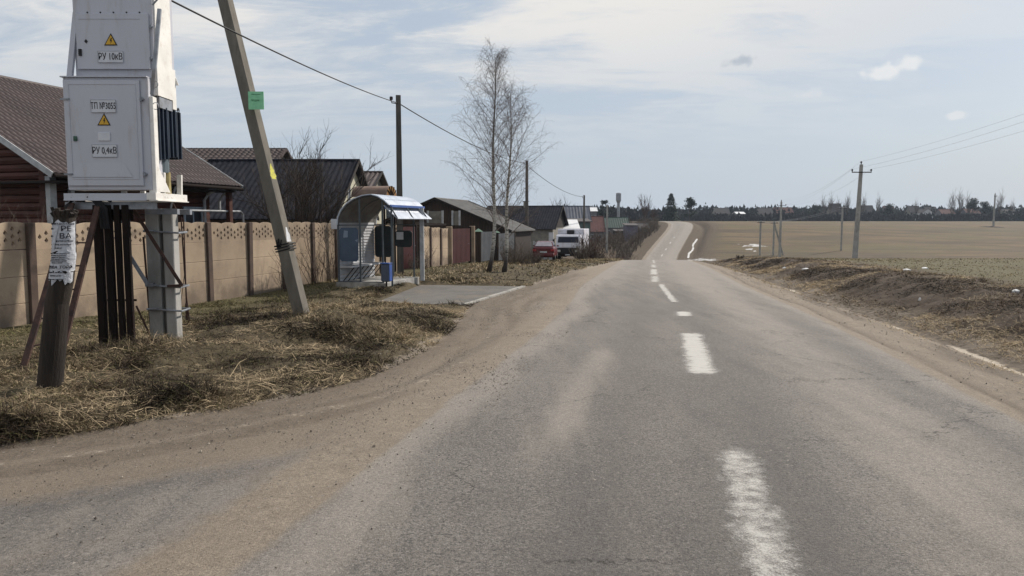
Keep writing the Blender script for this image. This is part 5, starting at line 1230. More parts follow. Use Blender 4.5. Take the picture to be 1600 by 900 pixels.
wire(p1+Vector((0,0,-.28)), p2+Vector((-.2,0,-.2)), .35, .022, 'black cable from the concrete pole past the birch crown')
wire(p2+Vector((-.2,0,-.2)), p3+Vector((-.2,0,-.2)), .55, .024, 'black cable sagging toward the pole behind the truck')
# field line
def hv_pole(px, pyt, d, label, arm=2.3, px_b=None):
    g_ = on(px_b or px, d); zt = P(px, pyt, d).z; hh = zt-g_.z; t_ = thing('field_power_pole', (g_.x, g_.y, g_.z), 0, label, 'utility pole', 'concrete power poles in the field')
    w_ = .15; mb = MB(); a_, b_ = .20, .12
    mb.add([(-a_,-a_,-.4),(a_,-a_,-.4),(a_,a_,-.4),(-a_,a_,-.4),(-b_+.28,-b_,hh),(b_+.28,-b_,hh),(b_+.28,b_,hh),(-b_+.28,b_,hh)] if d < 80 else [(-a_,-a_,-.4),(a_,-a_,-.4),(a_,a_,-.4),(-a_,a_,-.4),(-b_,-b_,hh),(b_,-b_,hh),(b_,b_,hh),(-b_,b_,hh)], [(3,2,1,0),(4,5,6,7),(0,1,5,4),(1,2,6,5),(2,3,7,6),(3,0,4,7)])
    mb.build('pole', M['concrete'], t_, world=False); ox_ = .26 if d < 80 else 0
    za = hh-.75; MB().bar((ox_-arm*.36,-.16,za),(ox_+arm*.36,-.16,za),.09).build('cross_arm', M['dark_steel'], t_, world=False)
    for x_, z_ in ((ox_-arm*.35,za),(ox_+arm*.35,za),(ox_,hh)):
        MB().tube([(x_,-.16 if z_ == za else 0,z_),(x_,-.16 if z_ == za else 0,z_+.12),(x_,-.16 if z_ == za else 0,z_+.2),(x_,-.16 if z_ == za else 0,z_+.3)], [.03,.05,.10,.06], 8).build('insulator', M['porcelain'], t_, world=False)
    return t_, [Vector((g_.x+ox_-arm*.35, d-.16, g_.z+za+.3)), Vector((g_.x+ox_, d, g_.z+hh+.3)), Vector((g_.x+ox_+arm*.35, d-.16, g_.z+za+.3))]
hv1, w1_ = hv_pole(1342, 257, 72, 'tall pale concrete cross arm pole standing in the field', 2.6, 1335)
hv2, w2_ = hv_pole(1222, 315, 133, 'distant thin cross arm pole behind the field edge', 2.2, 1218)
hv3, w3_ = hv_pole(1552, 303, 205, 'small dark pole far up the field near the right edge', .8, 1552)
# dark mounds added at two poles' feet, standing in for their shadow
for (g_, r_) in ((hv1.location, 1.5),(hv3.location, 3.)):
    mb = MB(); n = 20; vs = [(g_.x, g_.y, TZ(g_.x,g_.y)+.22)]
    for rr0, hh in ((.45,.16),(.8,.05),(1.,-.06)):
        for k in range(n):
            an = 2*math.pi*k/n; q = r_*rr0*(1+.25*math.sin(k*2.3)+.1*math.sin(k*5.1)); xx, yy = g_.x+math.cos(an)*q, g_.y+math.sin(an)*q; vs.append((xx, yy, TZ(xx,yy)+hh))
    fs = [(0,1+k,1+(k+1)%n) for k in range(n)]+[(1+r0*n+k,1+(r0+1)*n+k,1+(r0+1)*n+(k+1)%n,1+r0*n+(k+1)%n) for r0 in range(2) for k in range(n)]
    mb.add(vs, fs); o = mb.build('pole_shadow_mound', pm('mound_shadow_brown%d'%int(r_*10), (.05,.035,.025), (.03,.022,.016), 2, .95, bump=.6, bs=20)); o['kind'] = 'structure'
for i, (a, lb) in enumerate(zip(w1_, ('left','middle','right'))):
    e = Vector((29.5+(-.9,0,.9)[i]-26.7*0, 34, 8.4+(0,.75,0)[i]-.3))
    wire(a, e, .35, .006, '%s thin wire climbing from the tall field pole to the right edge' % ('lower left','topmost','lower right')[i], M['galv'], 'power_line')
    wire(a, w2_[i], 1.1, .007, '%s thin wire from the tall field pole down to the distant pole' % ('left','middle','right')[i], M['galv'], 'power_line')
def small_pole(px, pyt, pyb, d, label, strut=None):
    g_ = on(px, d); zt = P(px, pyt, d).z; hh = zt-g_.z; t_ = thing('low_field_pole', (g_.x, g_.y, g_.z), 0, label, 'utility pole', 'low concrete poles below the field')
    MB().bar((0,0,-.4),(0,0,hh),.26,up=(1,0,0)).build('pole', M['concrete'], t_, world=False)
    MB().bar((-.7,-.15,hh-.3),(.7,-.15,hh-.3),.08).build('cross_arm', M['dark_steel'], t_, world=False)
    for x_ in (-.6, -.2, .2, .6): MB().tube([(x_,-.15,hh-.26),(x_,-.15,hh-.05)], [.04,.07], 6).build('insulator', M['white_paint'], t_, world=False)
    if strut is not None:
        b = on(strut, d); MB().bar((b.x-g_.x,.3,b.z-g_.z-.3),(0.1,.05,hh-.5),.24,up=(1,0,0)).build('strut', M['concrete'], t_, world=False)
    return Vector((g_.x, g_.y-.15, zt-.05))
s1 = small_pole(1187, 345, 400, 138, 'left low concrete pole at the foot of the field')
s2 = small_pole(1208, 346, 400, 138, 'low concrete pole propped by a slanting strut', strut=1225)
s3 = small_pole(1314, 323, 390, 146, 'brown low pole with a soil mound right of the strutted pole')
for k, off in enumerate((-.6, .6)):
    v = Vector((off,0,0)); wire(s1+v, s2+v, .3, .014, '%s slack wire between the two low field poles' % ('near','far')[k], M['galv'], 'power_line'); wire(s2+v, s3+v, .5, .014, '%s slack pale wire from the strutted pole to the brown low pole' % ('near','far')[k], M['galv'], 'power_line')
# water tower
wtp = on(966, 330); zt, zm = P(966, 301, 330).z, P(966, 312, 330).z
wt_ = thing('water_tower', wtp, 0, 'silver grey water tower with cylindrical tank on a thin column', 'water tower')
MB().tube([(0,0,-1),(0,0,zm-wtp.z-1.2)], .65, 12).build('column', M['galv'], wt_, world=False)
MB().tube([(0,0,zm-wtp.z-1.4),(0,0,zm-wtp.z-.4),(0,0,zt-wtp.z-.3),(0,0,zt-wtp.z)], [.65,1.15,1.15,.4], 16).build('tank', M['galv'], wt_, world=False)

# ------------------------------------------------------------------ vehicles
def car(loc, rz, label):
    t_ = thing('parked_car', loc, rz, label, 'car'); mb = MB()
    # stations along the length (y from rear 0 to front 4.2): half width, sill, belt
    st_ = [(0.0,.72,.42,.92),(.06,.78,.30,.99),(.35,.83,.24,1.02),(1.0,.85,.20,1.01),(2.2,.85,.20,.98),(3.2,.84,.22,.93),(3.9,.78,.26,.80),(4.15,.68,.34,.68)]
    vs = []; m = 10
    for y, hw_, zl, zb_ in st_:
        for x, z in ((-.86,0),(-1,.18),(-1,.55),(-.97,.85),(-.88,1),(.88,1),(.97,.85),(1,.55),(1,.18),(.86,0)): vs.append((x*hw_, y, zl+(zb_-zl)*z))
    n = len(st_); mb.add(vs, [(i*m+j, i*m+(j+1)%m, (i+1)*m+(j+1)%m, (i+1)*m+j) for i in range(n-1) for j in range(m)]+[tuple(reversed(range(m))), tuple((n-1)*m+j for j in range(m))])
    fix_normals(mb.build('body', M['car_red'], t_, world=False, smooth=False))
    mb = MB(); vs = []
    for y, hw_, z in ((.30,.70,1.0),(.85,.56,1.37),(2.2,.56,1.39),(2.95,.70,.98)): vs += [(-hw_,y,z),(hw_,y,z)]
    lo = [(-.76,.30,.98),(.76,.30,.98),(.76,2.95,.96),(-.76,2.95,.96)]
    vs = [(-.74,.28,1.0),(.74,.28,1.0),(-.55,.85,1.38),(.55,.85,1.38),(-.55,2.2,1.40),(.55,2.2,1.40),(-.72,3.0,.97),(.72,3.0,.97)]
    mb.add(vs, [(0,1,3,2),(2,3,5,4),(4,5,7,6),(0,2,4,6),(1,7,5,3),(0,6,7,1)]); cabn = fix_normals(mb.build('cabin', M['car_red'], t_, world=False))
    mb = MB(); mb.poly([(-.64,.325,1.05),(.64,.325,1.05),(.52,.78,1.345),(-.52,.78,1.345)], (0,-.03,.02)); fix_normals(mb.build('rear_window', pm('painted_glint_glass', (.30,.28,.30), (.22,.2,.22), 3, .15, spec=.9), cabn, world=False))  # bright reflection in the rear window painted as a pale glass colour
    for s_ in (-1, 1):
        mb = MB(); mb.poly([(s_*.715,.62,1.03),(s_*.57,.95,1.335),(s_*.57,2.1,1.35),(s_*.70,2.7,1.02)], (s_*.02,0,0)); fix_normals(mb.build('side_window', M['glass'], cabn, world=False))
        for y in (.75, 3.35):
            mb = MB(); mb.tube([(s_*.62,y,.29),(s_*.66,y,.29),(s_*.80,y,.29),(s_*.83,y,.29)], [.25,.29,.29,.26], 16); w_ = mb.build('wheel', M['rubber'], t_, world=False)
            MB().tube([(s_*.80,y,.29),(s_*.84,y,.29)], [.17,.16], 12).build('rim', M['chrome'], w_, world=False)
        MB().cbox(s_*.66-.13, s_*.66+.13, -.03, .05, .70, .86, .02).build('tail_lamp', M['lamp_red'], t_, world=False)
        MB().cbox(s_*.60-.12, s_*.60+.12, 4.05, 4.13, .55, .68, .02).build('headlamp', M['lamp_clear'], t_, world=False)
        MB().cbox(s_*.9-.08, s_*.9+.08, 2.45, 2.55, .97, 1.08, .02).build('mirror', M['car_red'], t_, world=False)
    MB().cbox(-.78,.78,-.09,.06,.32,.55,.04).build('rear_bumper', M['car_red'], t_, world=False)
    MB().cbox(-.26,.26,-.035,.0,.60,.71,.005).build('number_plate', M['plate'], t_, world=False)
    return t_
cl_ = on(849.0, 54); car((cl_.x-.0, cl_.y, cl_.z), -.12, 'dark red sedan parked on the grass at the far end of the gates')
tp_ = on(889, 69); tk = thing('parked_truck', (tp_.x-.1, tp_.y, tp_.z), -.2, 'white box truck parked nose toward us right of the red car', 'truck')
hz = P(886, 367, 69).z-tp_.z; bz = P(886, 358, 71).z-tp_.z
mb = MB(); hwc = 1.13
pr = [(.0,.62),(-.06,1.2),(.0,1.55),(.22,hz-.12),(.36,hz),(1.9,hz),(1.9,.62)]
mb.poly([Vector((-hwc, y, z)) for y, z in pr], (2*hwc,0,0)); fix_normals(mb.build('cab', M['truck_white'], tk, world=False))
mb = MB(); mb.poly([(-.98,.035,1.58),(.98,.035,1.58),(.92,.21,hz-.2),(-.92,.21,hz-.2)], (0,-.03,.01)); fix_normals(mb.build('windscreen', pm('dark_windscreen', (.012,.016,.035), None, 5, .45, spec=.2), tk, world=False))
MB().cbox(-1.0,1.0,-.16,.0,.50,1.12,.03).build('grille', M['black'], tk, world=False); MB().cbox(-1.12,1.12,-.28,-.02,.34,.62,.03).build('bumper', M['dark_steel'], tk, world=False)
MB().cbox(-.22,.22,-.30,-.28,.42,.52,.004).build('number_plate', M['plate'], tk, world=False)
for s_ in (-1, 1):
    MB().cbox(s_*.82-.14, s_*.82+.14, -.2, -.1, .72, .92, .02).build('headlight', M['lamp_clear'], tk, world=False)
    mr = MB(); mr.bar((s_*1.13,.25,hz-.35),(s_*1.36,.05,hz-.38),.03); mr.cbox(s_*1.36-.09, s_*1.36+.09, .0, .07, hz-.95, hz-.4, .02); mr.build('mirror', M['black'], tk, world=False)
    MB().cbox(s_*1.14-.008, s_*1.14+.008, .45, 1.3, 1.5, hz-.25, .004).build('side_window', M['glass'], tk, world=False)
    for y in (1.0, 5.4):
        w_ = MB().tube([(s_*.78,y,.46),(s_*.82,y,.46),(s_*1.10,y,.46),(s_*1.14,y,.46)], [.40,.46,.46,.41], 18).build('wheel', M['rubber'], tk, world=False); MB().tube([(s_*1.08,y,.46),(s_*1.15,y,.46)], [.24,.20], 12).build('rim', M['galv'], w_, world=False)
MB().cbox(-1.25,1.25,2.05,7.2,.85,bz,.03).build('cargo_box', M['truck_white'], tk, world=False); MB().cbox(-.35,.35,1.85,2.05,bz-.45,bz-.1,.03).build('cooling_unit', M['black'], tk, world=False)
MB().box(-.45,.45,1.9,7.0,.55,.85).build('chassis', M['dark_steel'], tk, world=False)

# ------------------------------------------------------------------ trees and shrubs
def limb(mb, a, d, L_, r0, r1, n, rnd, bend=.15, up=0., sides=4):
    pts = [Vector(a)]; d = Vector(d).normalized(); rad = [r0]
    for i in range(n):
        d = (d+Vector((rnd.gauss(0,bend), rnd.gauss(0,bend), rnd.gauss(0,bend)+up))).normalized(); pts.append(pts[-1]+d*(L_/n)); rad.append(r0+(r1-r0)*(i+1)/n)
    mb.tube(pts, rad, sides, cap=False); return pts, rad
def birch(loc):
    t_ = thing('birch_tree', loc, 0, 'tall bare twin trunk birch growing on the verge beyond the bus stop', 'tree')
    rnd = random.Random(11)
    for (bx, tx, h_, lean, dy) in ((-.06,-.05,8.75,.25,0),(.42,.62,7.3,.15,.25)):
        tr = MB(); n = 14; pts = []; rad = []
        for i in range(n+1):
            f = i/n; k = 1-math.exp(-f*8)
            x = bx-.30*(1-k)*0+lean*(k-1)*1.0+ (tx-bx)*f+.05*math.sin(f*9+bx*3); pts.append(Vector((x+.1, dy+.06*math.sin(f*7), -.15+h_*f))); rad.append(.085*(1-f)**.9+.006)
        rad[0] *= 1.35; tr.tube(pts, rad, 10); tr.build('trunk', M['birch'], t_, world=False, smooth=True)
        cr = MB()
        nb = 56 if h_ > 8 else 38
        for b in range(nb):
            f = .20+.78*(b/nb)**.9; i = min(int(f*n), n-1); p = pts[i].lerp(pts[i+1], f*n-i)
            az = b*2.399+rnd.uniform(-.4,.4); spread = .80-.28*f
            wprof = (1.0-.0*f)*(.55+1.6*f if f < .35 else 1.1*(1.15-f)/.8+.1)
            L_ = max(.4, 2.45*wprof)*rnd.uniform(.7,1.12)
            d = Vector((math.cos(az)*math.sin(spread), math.sin(az)*math.sin(spread), math.cos(spread)))
            bp, br = limb(cr, p, d, L_, .014*(1-f)+.006, .0025, 6, rnd, .09, .0, 4)
            for q in range(1, 7):
                for w_ in range(3 if q > 1 else 1):
                    pp = bp[q-1].lerp(bp[q], rnd.random()); az2 = rnd.uniform(0, 6.28); d2 = ((bp[q]-bp[q-1]).normalized()+Vector((math.cos(az2)*.75, math.sin(az2)*.75, rnd.uniform(-.2,.35)))).normalized()
                    tp2, _ = limb(cr, pp, d2, L_*.34*rnd.uniform(.6,1.2), .0038, .0022, 4, rnd, .16, -.06, 3)
                    for u in range(3):
                        k = rnd.randint(1,4); az3 = rnd.uniform(0,6.28); limb(cr, tp2[k], (math.cos(az3)*.6, math.sin(az3)*.6, rnd.uniform(-.9,.5)), rnd.uniform(.2,.5), .0024, .0014, 3, rnd, .2, -.18, 3)
        cr.build('crown', M['birch_twig'], t_, world=False)
    return t_
M['birch_twig'] = pm('birch_twigs', (.17,.14,.125), (.11,.09,.08), 3, .9)
bl = G(771, 425); birch((bl.x, bl.y, bl.z))
def bare(name, loc, h_, spread, label, m_, rnd_seed, group=None, nmain=9, trunk=.2, levels=3, cat='tree', thick=1., rz=0, trm=None):
    rnd = random.Random(rnd_seed); t_ = thing(name, loc, rz, label, cat, group); tr = MB(); r0 = .018*h_*thick
    tp_, _ = limb(tr, (0,0,-.1), (rnd.uniform(-.05,.05),0,1), h_*trunk+.1, r0, r0*.8, 3, rnd, .03, .1, 7)
    tr.build('trunk', trm or m_, t_, world=False); cr = MB()
    def rec(p, d, L_, r, lv):
        pts, rad = limb(cr, p, d, L_, r, r*.45, 5, rnd, .12, .05, 4 if lv else 3)
        if lv <= 0: return
        for k in range(4+lv):
            i = rnd.randint(1,5); az = rnd.uniform(0,6.28); dd_ = ((pts[i]-pts[i-1]).normalized()+Vector((math.cos(az), math.sin(az), rnd.uniform(-.1,.6)))*.62*spread).normalized()
            rec(pts[i], dd_, L_*rnd.uniform(.4,.62), r*.5, lv-1)
    for k in range(nmain):
        az = k*2.4+rnd.uniform(-.4,.4); s_ = spread*rnd.uniform(.25,.8); rec(tp_[-1]-Vector((0,0,rnd.uniform(0,h_*trunk*.5))), (math.cos(az)*s_, math.sin(az)*s_, 1), h_*(1-trunk)*rnd.uniform(.5,.72), r0*.5, levels-1)
    cr.build('crown', m_, t_, world=False); return t_
ft = P(478, 400, 28.6); bare('bare_fruit_tree', (ft.x, 28.6, -.35), 5.4, 1.15, 'bare dark fruit tree spreading behind the fence in front of the blue grey roof', M['bark'], 4, nmain=15, trunk=.14, levels=4, thick=.8)
q = P(20, 400, 16.5); bare('bare_bush', (q.x, 16.5, -.3), 2.7, .8, 'bare pale twigged bush in front of the red log gable', M['twig_grey'], 8, nmain=9, trunk=.05, levels=3, cat='bush', thick=.45)
q = P(92, 400, 17.5); bare('bare_bush', (q.x, 17.5, -.3), 2.5, .5, 'thin bare bush by the pale corner board of the log house', M['twig_grey'], 9, nmain=6, trunk=.05, levels=3, cat='bush', thick=.45)
def shrub(loc, h_, w_, label, m_, seed, n=26, name='bare_shrub', group=None, r=.008, cat='shrub', sub=5):
    rnd = random.Random(seed); t_ = thing(name, loc, rnd.uniform(0,6), label, cat, group); mb = MB()
    for k in range(n):
        az = rnd.uniform(0,6.28); q = rnd.uniform(0,1)**.7; p = Vector((math.cos(az)*w_*.25*q, math.sin(az)*w_*.25*q, -.05)); t2 = rnd.uniform(.1,.55)*w_/h_*1.3
        pts, _ = limb(mb, p, (math.cos(az)*t2, math.sin(az)*t2, 1), h_*rnd.uniform(.5,1.05), r, r*.4, 5, rnd, .09, 0, 3)
        for u in range(sub):
            i = rnd.randint(1,5); az2 = rnd.uniform(0,6.28); limb(mb, pts[i], (math.cos(az2)*.8, math.sin(az2)*.8, 1), h_*rnd.uniform(.12,.35), r*.5, r*.3, 3, rnd, .12, 0, 3)
    mb.build('stems', m_, t_, world=False); return t_
for px, d, h_, w_, lb, sd in ((444,21.6,1.5,.5,'spindly shrub in front of the fence left of the leaning pole foot',1),(497,23.2,1.9,1.1,'tangled bare shrub against the fence between the leaning pole and the shelter',2),(517,24.4,1.7,.5,'thin bare shrub against the last fence post before the shelter',3),
                              (664,33.4,1.5,.5,'thin bare shrub against the short ochre fence section',4)):
    q = on(px, d); shrub(q, h_, w_, lb, M['twig'], sd, 9, r=.011, sub=6)
for px, d, h_, w_, m_, lb, sd in ((806,36,1.1,1.2,'twig_grey','low straw coloured shrub just right of the birch',5),(822,39,.95,1.6,'twig_grey','wide low brown shrub under the wooden pole',6),(795,37,1.3,.8,'twig_grey','upright pale shrub behind the right birch trunk',16),(648,32,.7,1.2,'twig_grey','low dry weeds at the foot of the short fence',17),
                                  (838,43,.8,1.0,'twig','small dry shrub left of the red car',7),(922,66,2.4,1.8,'twig_red','tall reddish brown shrub right of the white truck',8),(908,60,1.6,1.9,'twig_grey','tangled dry shrub in front of the white truck right side',9),(934,72,2.4,2.4,'twig','dark bare shrub between the truck and the light post',10),
                                  (960,80,1.6,3.0,'twig_red','low dark shrub right of the light post',11),(975,86,1.8,3.4,'bark','dark thicket clump beside the road crest',12)):
    q = on(px, d); shrub(q, h_, w_, lb, M[m_], sd, 60, r=.010 if d < 50 else .022, sub=6)
def thicket(name, pts_, m_, seed, hlo, hhi, n, r, kindname='stuff'):
    rnd = random.Random(seed); mb = MB()
    for k in range(n):
        x, d = pts_(rnd); z = TZ(x, d); h_ = rnd.uniform(hlo, hhi)
        for u in range(5):
            az = rnd.uniform(0,6.28); t2 = rnd.uniform(.05,.5); pts, _ = limb(mb, (x,d,z-.1), (math.cos(az)*t2, math.sin(az)*t2, 1), h_*rnd.uniform(.6,1), r, r*.5, 3, rnd, .12, 0, 3)
            for w_ in range(3): i = rnd.randint(1,3); az2 = rnd.uniform(0,6.28); limb(mb, pts[i], (math.cos(az2), math.sin(az2), .9), h_*rnd.uniform(.2,.4), r*.55, r*.3, 2, rnd, .15, 0, 3)
    o = mb.build(name, m_); o['kind'] = 'stuff'; return o
def bankpt(rnd):
    d = rnd.uniform(118, 215); return float(XC(d))-5.2-abs(rnd.gauss(0, 3.2))-rnd.uniform(0, 3)*(d-118)/100, d
thicket('roadside_thicket', bankpt, M['twig_grey'], 3, 1.2, 3.2, 340, .035)
thicket('crest_thicket', lambda r_: (float(XC(84))-11.5-abs(r_.gauss(0,3.0)), r_.uniform(70, 95)), M['twig'], 5, .5, 1.5, 130, .02)
thicket('garden_thicket', lambda r_: (lambda d_: (PX(r_.uniform(925, 1003), d_), d_))(r_.uniform(140, 205)), M['twig_red'], 6, 1.2, 3.0, 110, .04)
# distant trees seen one by one
def spruce(loc, h_, w_, label, seed, group=None, pine=False, name='spruce_tree'):
    rnd = random.Random(seed); t_ = thing(name, loc, rnd.uniform(0,6), label, 'tree', group)
    MB().tube([(0,0,-.5),(0,0,h_*.6),(0,0,h_*.97)], [.22,.12,.03], 6).build('trunk', M['bark'], t_, world=False); mb = MB()
    N = 1800
    for k in range(N):
        if not pine:
            f = rnd.random()**1.3*.96+.04; lay = (f*11) % 1; rad = w_*(1-f)**.85*(.55+.45*(1-lay))+.08; az = rnd.uniform(0,6.28); q = rnd.uniform(.35,1); p = Vector((math.cos(az)*rad*q, math.sin(az)*rad*q, h_*f-.18*rad*q)); dd_ = Vector((math.cos(az), math.sin(az), -.35))
        else:
            c_ = rnd.randint(0, 13); rc = random.Random(seed*50+c_); an = rc.uniform(0,6.28); rr0 = rc.uniform(0,.9)*w_; cz = h_*rc.uniform(.25,.92); cz_r = w_*.42
            p = Vector((math.cos(an)*rr0*(1.15-cz/h_*.8), math.sin(an)*rr0*(1.15-cz/h_*.8), cz))+Vector((rnd.gauss(0,cz_r*.5), rnd.gauss(0,cz_r*.5), rnd.gauss(0,cz_r*.32))); az = rnd.uniform(0,6.28); dd_ = Vector((math.cos(az), math.sin(az), rnd.uniform(-.2,.8)))
        s_ = rnd.uniform(.45,1.0)*h_/11; sd_ = Vector((-math.sin(az), math.cos(az), rnd.uniform(-.4,.4)))*s_*.4
        mb.add([p-sd_, p+sd_, p+dd_*s_], [(0,1,2)])
    mb.build('crown', M['needles'], t_, world=False); return t_
M['needles'] = pm('dark_needles', (.022,.032,.022), (.035,.048,.03), .6, .9)
M['wood_far'] = pm('distant_wood', (.026,.023,.022), (.017,.02,.017), .03, .95, lo=.4, hi=.6)
def gl(px, d): return on(px, d)
def ht(px, py, d): return P(px, py, d).z-on(px, d).z
spruce(gl(1048, 290), ht(1048, 302, 290), 5.0, 'dark pointed spruce standing alone at the top of the road', 1)
spruce(gl(1077, 330), ht(1077, 309, 330), 3.4, 'ragged dark pine right of the pointed spruce', 2, pine=True, name='pine_tree')
spruce(gl(941, 300), ht(941, 312, 300), 2.6, 'small dark round pine left of the water tower', 3, pine=True, name='pine_tree')
for px, py, lb, sd in ((1519,309,'tallest dark pine on the right skyline beside the white gable house',4),(1538,315,'lower dark pine right of the tallest right skyline pine',5),(1273,318,'dark round pine on the skyline left of the tall cross arm pole',6),(1389,317,'dark rounded pine between the distant roofs',7)):
    spruce(gl(px, 420), ht(px, py, 420), 4.2, lb, sd, pine=True, name='pine_tree')
bare('bare_roadside_tree', gl(1008, 225), ht(1008, 305, 225), .38, 'slender bare reddish tree left of the road top', M['twig_red'], 21, nmain=12, trunk=.15, levels=3, thick=1.1)
bare('bare_roadside_tree', gl(1020, 228), ht(1020, 324, 228), .7, 'low broad bare tree beside the slender reddish tree', M['twig_red'], 22, nmain=12, trunk=.1, levels=3, thick=1.3)
bare('bare_roadside_tree', gl(869, 190), ht(869, 308, 190), .55, 'small bare tree behind the dark house roof left of the truck pole', M['twig'], 23, nmain=9, trunk=.2, levels=3)
bare('bare_garden_tree', gl(893, 170), ht(893, 318, 170), .9, 'broad bare tree top above the blue roof behind the truck', M['twig'], 24, nmain=10, trunk=.2, levels=3)
bare('bare_garden_tree', gl(836, 110), ht(836, 340, 100), .8, 'dark bare garden tree in front of the grey house roof', M['bark'], 27, nmain=8, trunk=.2, levels=3).location = on(818, 80)
bt = None
for px, py, lb in ((1287,307,'leftmost'),(1296,305,'second from left'),(1308,311,'third from left'),(1322,304,'fourth, bushy'),(1347,306,'just right of the tall cross arm pole'),(1371,306,'thin, lone, between the tall pole and the dark pine'),(1431,313,'faint lone one in the middle of the right skyline'),
                   (1486,300,'tallest left of the right pines'),(1500,298,'tall, right beside the dark pines'),(1513,303,'thin one touching the dark pines'),(1560,300,'spreading one behind the small dark field pole'),(1579,313,'rightmost near the frame edge')):
    l_ = gl(px, 425); h_ = ht(px, py, 425)
    if bt is None: bt = bare('skyline_birch', l_, h_, .4, 'x', M['twig_grey'], 31, nmain=8, trunk=.25, levels=3, thick=.75, group='bare trees on the right skyline'); bh = h_; o = bt
    else: o = dup(bt)
    o.location = l_; o.scale = (h_/bh,)*3; o.rotation_euler = (0,0,px); o['label'] = 'distant bare skyline tree, %s' % lb
# far wood as one mass
rnd = random.Random(9); mb = MB()
vs = []; nn_ = 2000
arr = []
for k in range(nn_):
    px = rnd.uniform(-300, 2000); d = rnd.uniform(455, 640)
    if px < 1050 and rnd.random() < .35: d = rnd.uniform(330, 450)
    x = PX(px, d); h_ = (8.+5.5*float(fbm(np.array([px*.018]), np.array([1.]), 3, 5)[0]))*rnd.uniform(.75,1.12)*d/560
    z = TZ(x, d)-.5; w_ = rnd.uniform(2.5, 6)
    for q in range(48):
        az = rnd.uniform(0,6.28); rr0 = rnd.random()**.5*w_; f = rnd.random()
        p = np.array([x+math.cos(az)*rr0, d+math.sin(az)*rr0, z+h_*f*(1-.35*(rr0/w_)**2)]); s_ = rnd.uniform(1.2,3.0)
        a_ = rnd.uniform(0,6.28); b_ = rnd.uniform(-.6,1.2)
        arr.append((p, s_, a_, b_))
for k in range(620):
    px = rnd.uniform(1085, 2000); d = rnd.uniform(385, 402); x = PX(px, d); z = TZ(x, d)-.5; h_ = rnd.uniform(2.2, 4.6)*(.6+.9*float(fbm(np.array([px*.03]), np.array([7.]), 3, 9)[0]))
    for q in range(22): arr.append((np.array([x+rnd.gauss(0,1.5), d+rnd.gauss(0,1.2), z+h_*rnd.random()]), rnd.uniform(.7,1.7), rnd.uniform(0,6.28), rnd.uniform(-.6,1.2)))
T = np.zeros((len(arr)*3, 3), np.float32)
for i, (p, s_, a_, b_) in enumerate(arr):
    T[3*i] = p; T[3*i+1] = p+np.array([math.cos(a_)*s_, math.sin(a_)*s_*.5, .1*s_]); T[3*i+2] = p+np.array([math.cos(a_)*s_*.4, .2, s_*(.7+b_*.4)])
def tri_mesh(name, T, mat, cols=None):
    me = bpy.data.meshes.new(name); n = len(T)
    me.vertices.add(n); me.vertices.foreach_set('co', np.ascontiguousarray(T, np.float32).ravel()); me.loops.add(n); me.loops.foreach_set('vertex_index', np.arange(n, dtype=np.int32))
    me.polygons.add(n//3); me.polygons.foreach_set('loop_start', np.arange(0, n, 3, dtype=np.int32)); me.polygons.foreach_set('loop_total', np.full(n//3, 3, np.int32)); me.update(calc_edges=True)
    if cols is not None:
        a = me.attributes.new('tone', 'FLOAT_COLOR', 'POINT'); c = np.ones((n, 4), np.float32); c[:, :3] = np.repeat(cols, 3, 0); a.data.foreach_set('color', c.ravel())
    me.materials.append(mat); o = bpy.data.objects.new(name, me); COL.objects.link(o); o['kind'] = 'stuff'; return o
tri_mesh('distant_wood', T, M['wood_far'])

# ------------------------------------------------------------------ dry grass, straw, gravel
t = NT('straw'); t.set(Base_Color=t.attr('tone').outputs['Color'], Roughness=.9, Specular_IOR_Level=.15); M['straw'] = t.m
def blades(name, X, d, length, width, elev, cols, zoff=-.01, az=None):
    n = len(X); z = terrain(X, d)+zoff
    az = rng.uniform(0, 2*np.pi, n) if az is None else az
    p = np.stack([X, d, z], 1); dr = np.stack([np.cos(az)*np.cos(elev), np.sin(az)*np.cos(elev), np.sin(elev)], 1)
    sd_ = np.stack([-np.sin(az), np.cos(az), rng.normal(0, .5, n)], 1)*width[:, None]/2
    mid = p+dr*length[:, None]*.5; tip = p+dr*length[:, None]+np.stack([rng.normal(0,.15,n)*length, rng.normal(0,.15,n)*length, -.25*length*np.cos(elev)], 1)
    T = np.empty((n, 3, 3, 3), np.float32)
    T[:,0,0] = p-sd_; T[:,0,1] = p+sd_; T[:,0,2] = mid+sd_*.7
    T[:,1,0] = p-sd_; T[:,1,1] = mid+sd_*.7; T[:,1,2] = mid-sd_*.7
    T[:,2,0] = mid-sd_*.7; T[:,2,1] = mid+sd_*.7; T[:,2,2] = tip
    return tri_mesh(name, T.reshape(-1, 3), M['straw'], np.repeat(cols, 3, 0))
PAL = np.array([[.37,.29,.185],[.26,.20,.125],[.14,.102,.064],[.088,.062,.041],[.05,.036,.026],[.03,.022,.016]])
GRN = np.array([[.105,.10,.042],[.15,.13,.062],[.08,.078,.034],[.17,.135,.08],[.11,.09,.05]])
def pal(P_, n, key, jit=.12):
    i = np.clip((key*len(P_)+rng.normal(0, 1.1, n)).astype(int), 0, len(P_)-1); c = P_[i]*(1+rng.normal(0, jit, (n, 1))); return np.clip(c, .01, .8)
def sampleX(n, f_lo, f_hi, d0, d1, power=1.):
    d = d0+(d1-d0)*rng.random(n)**power; lo, hi = f_lo(d), f_hi(d); return lo+(hi-lo)*rng.random(n), d
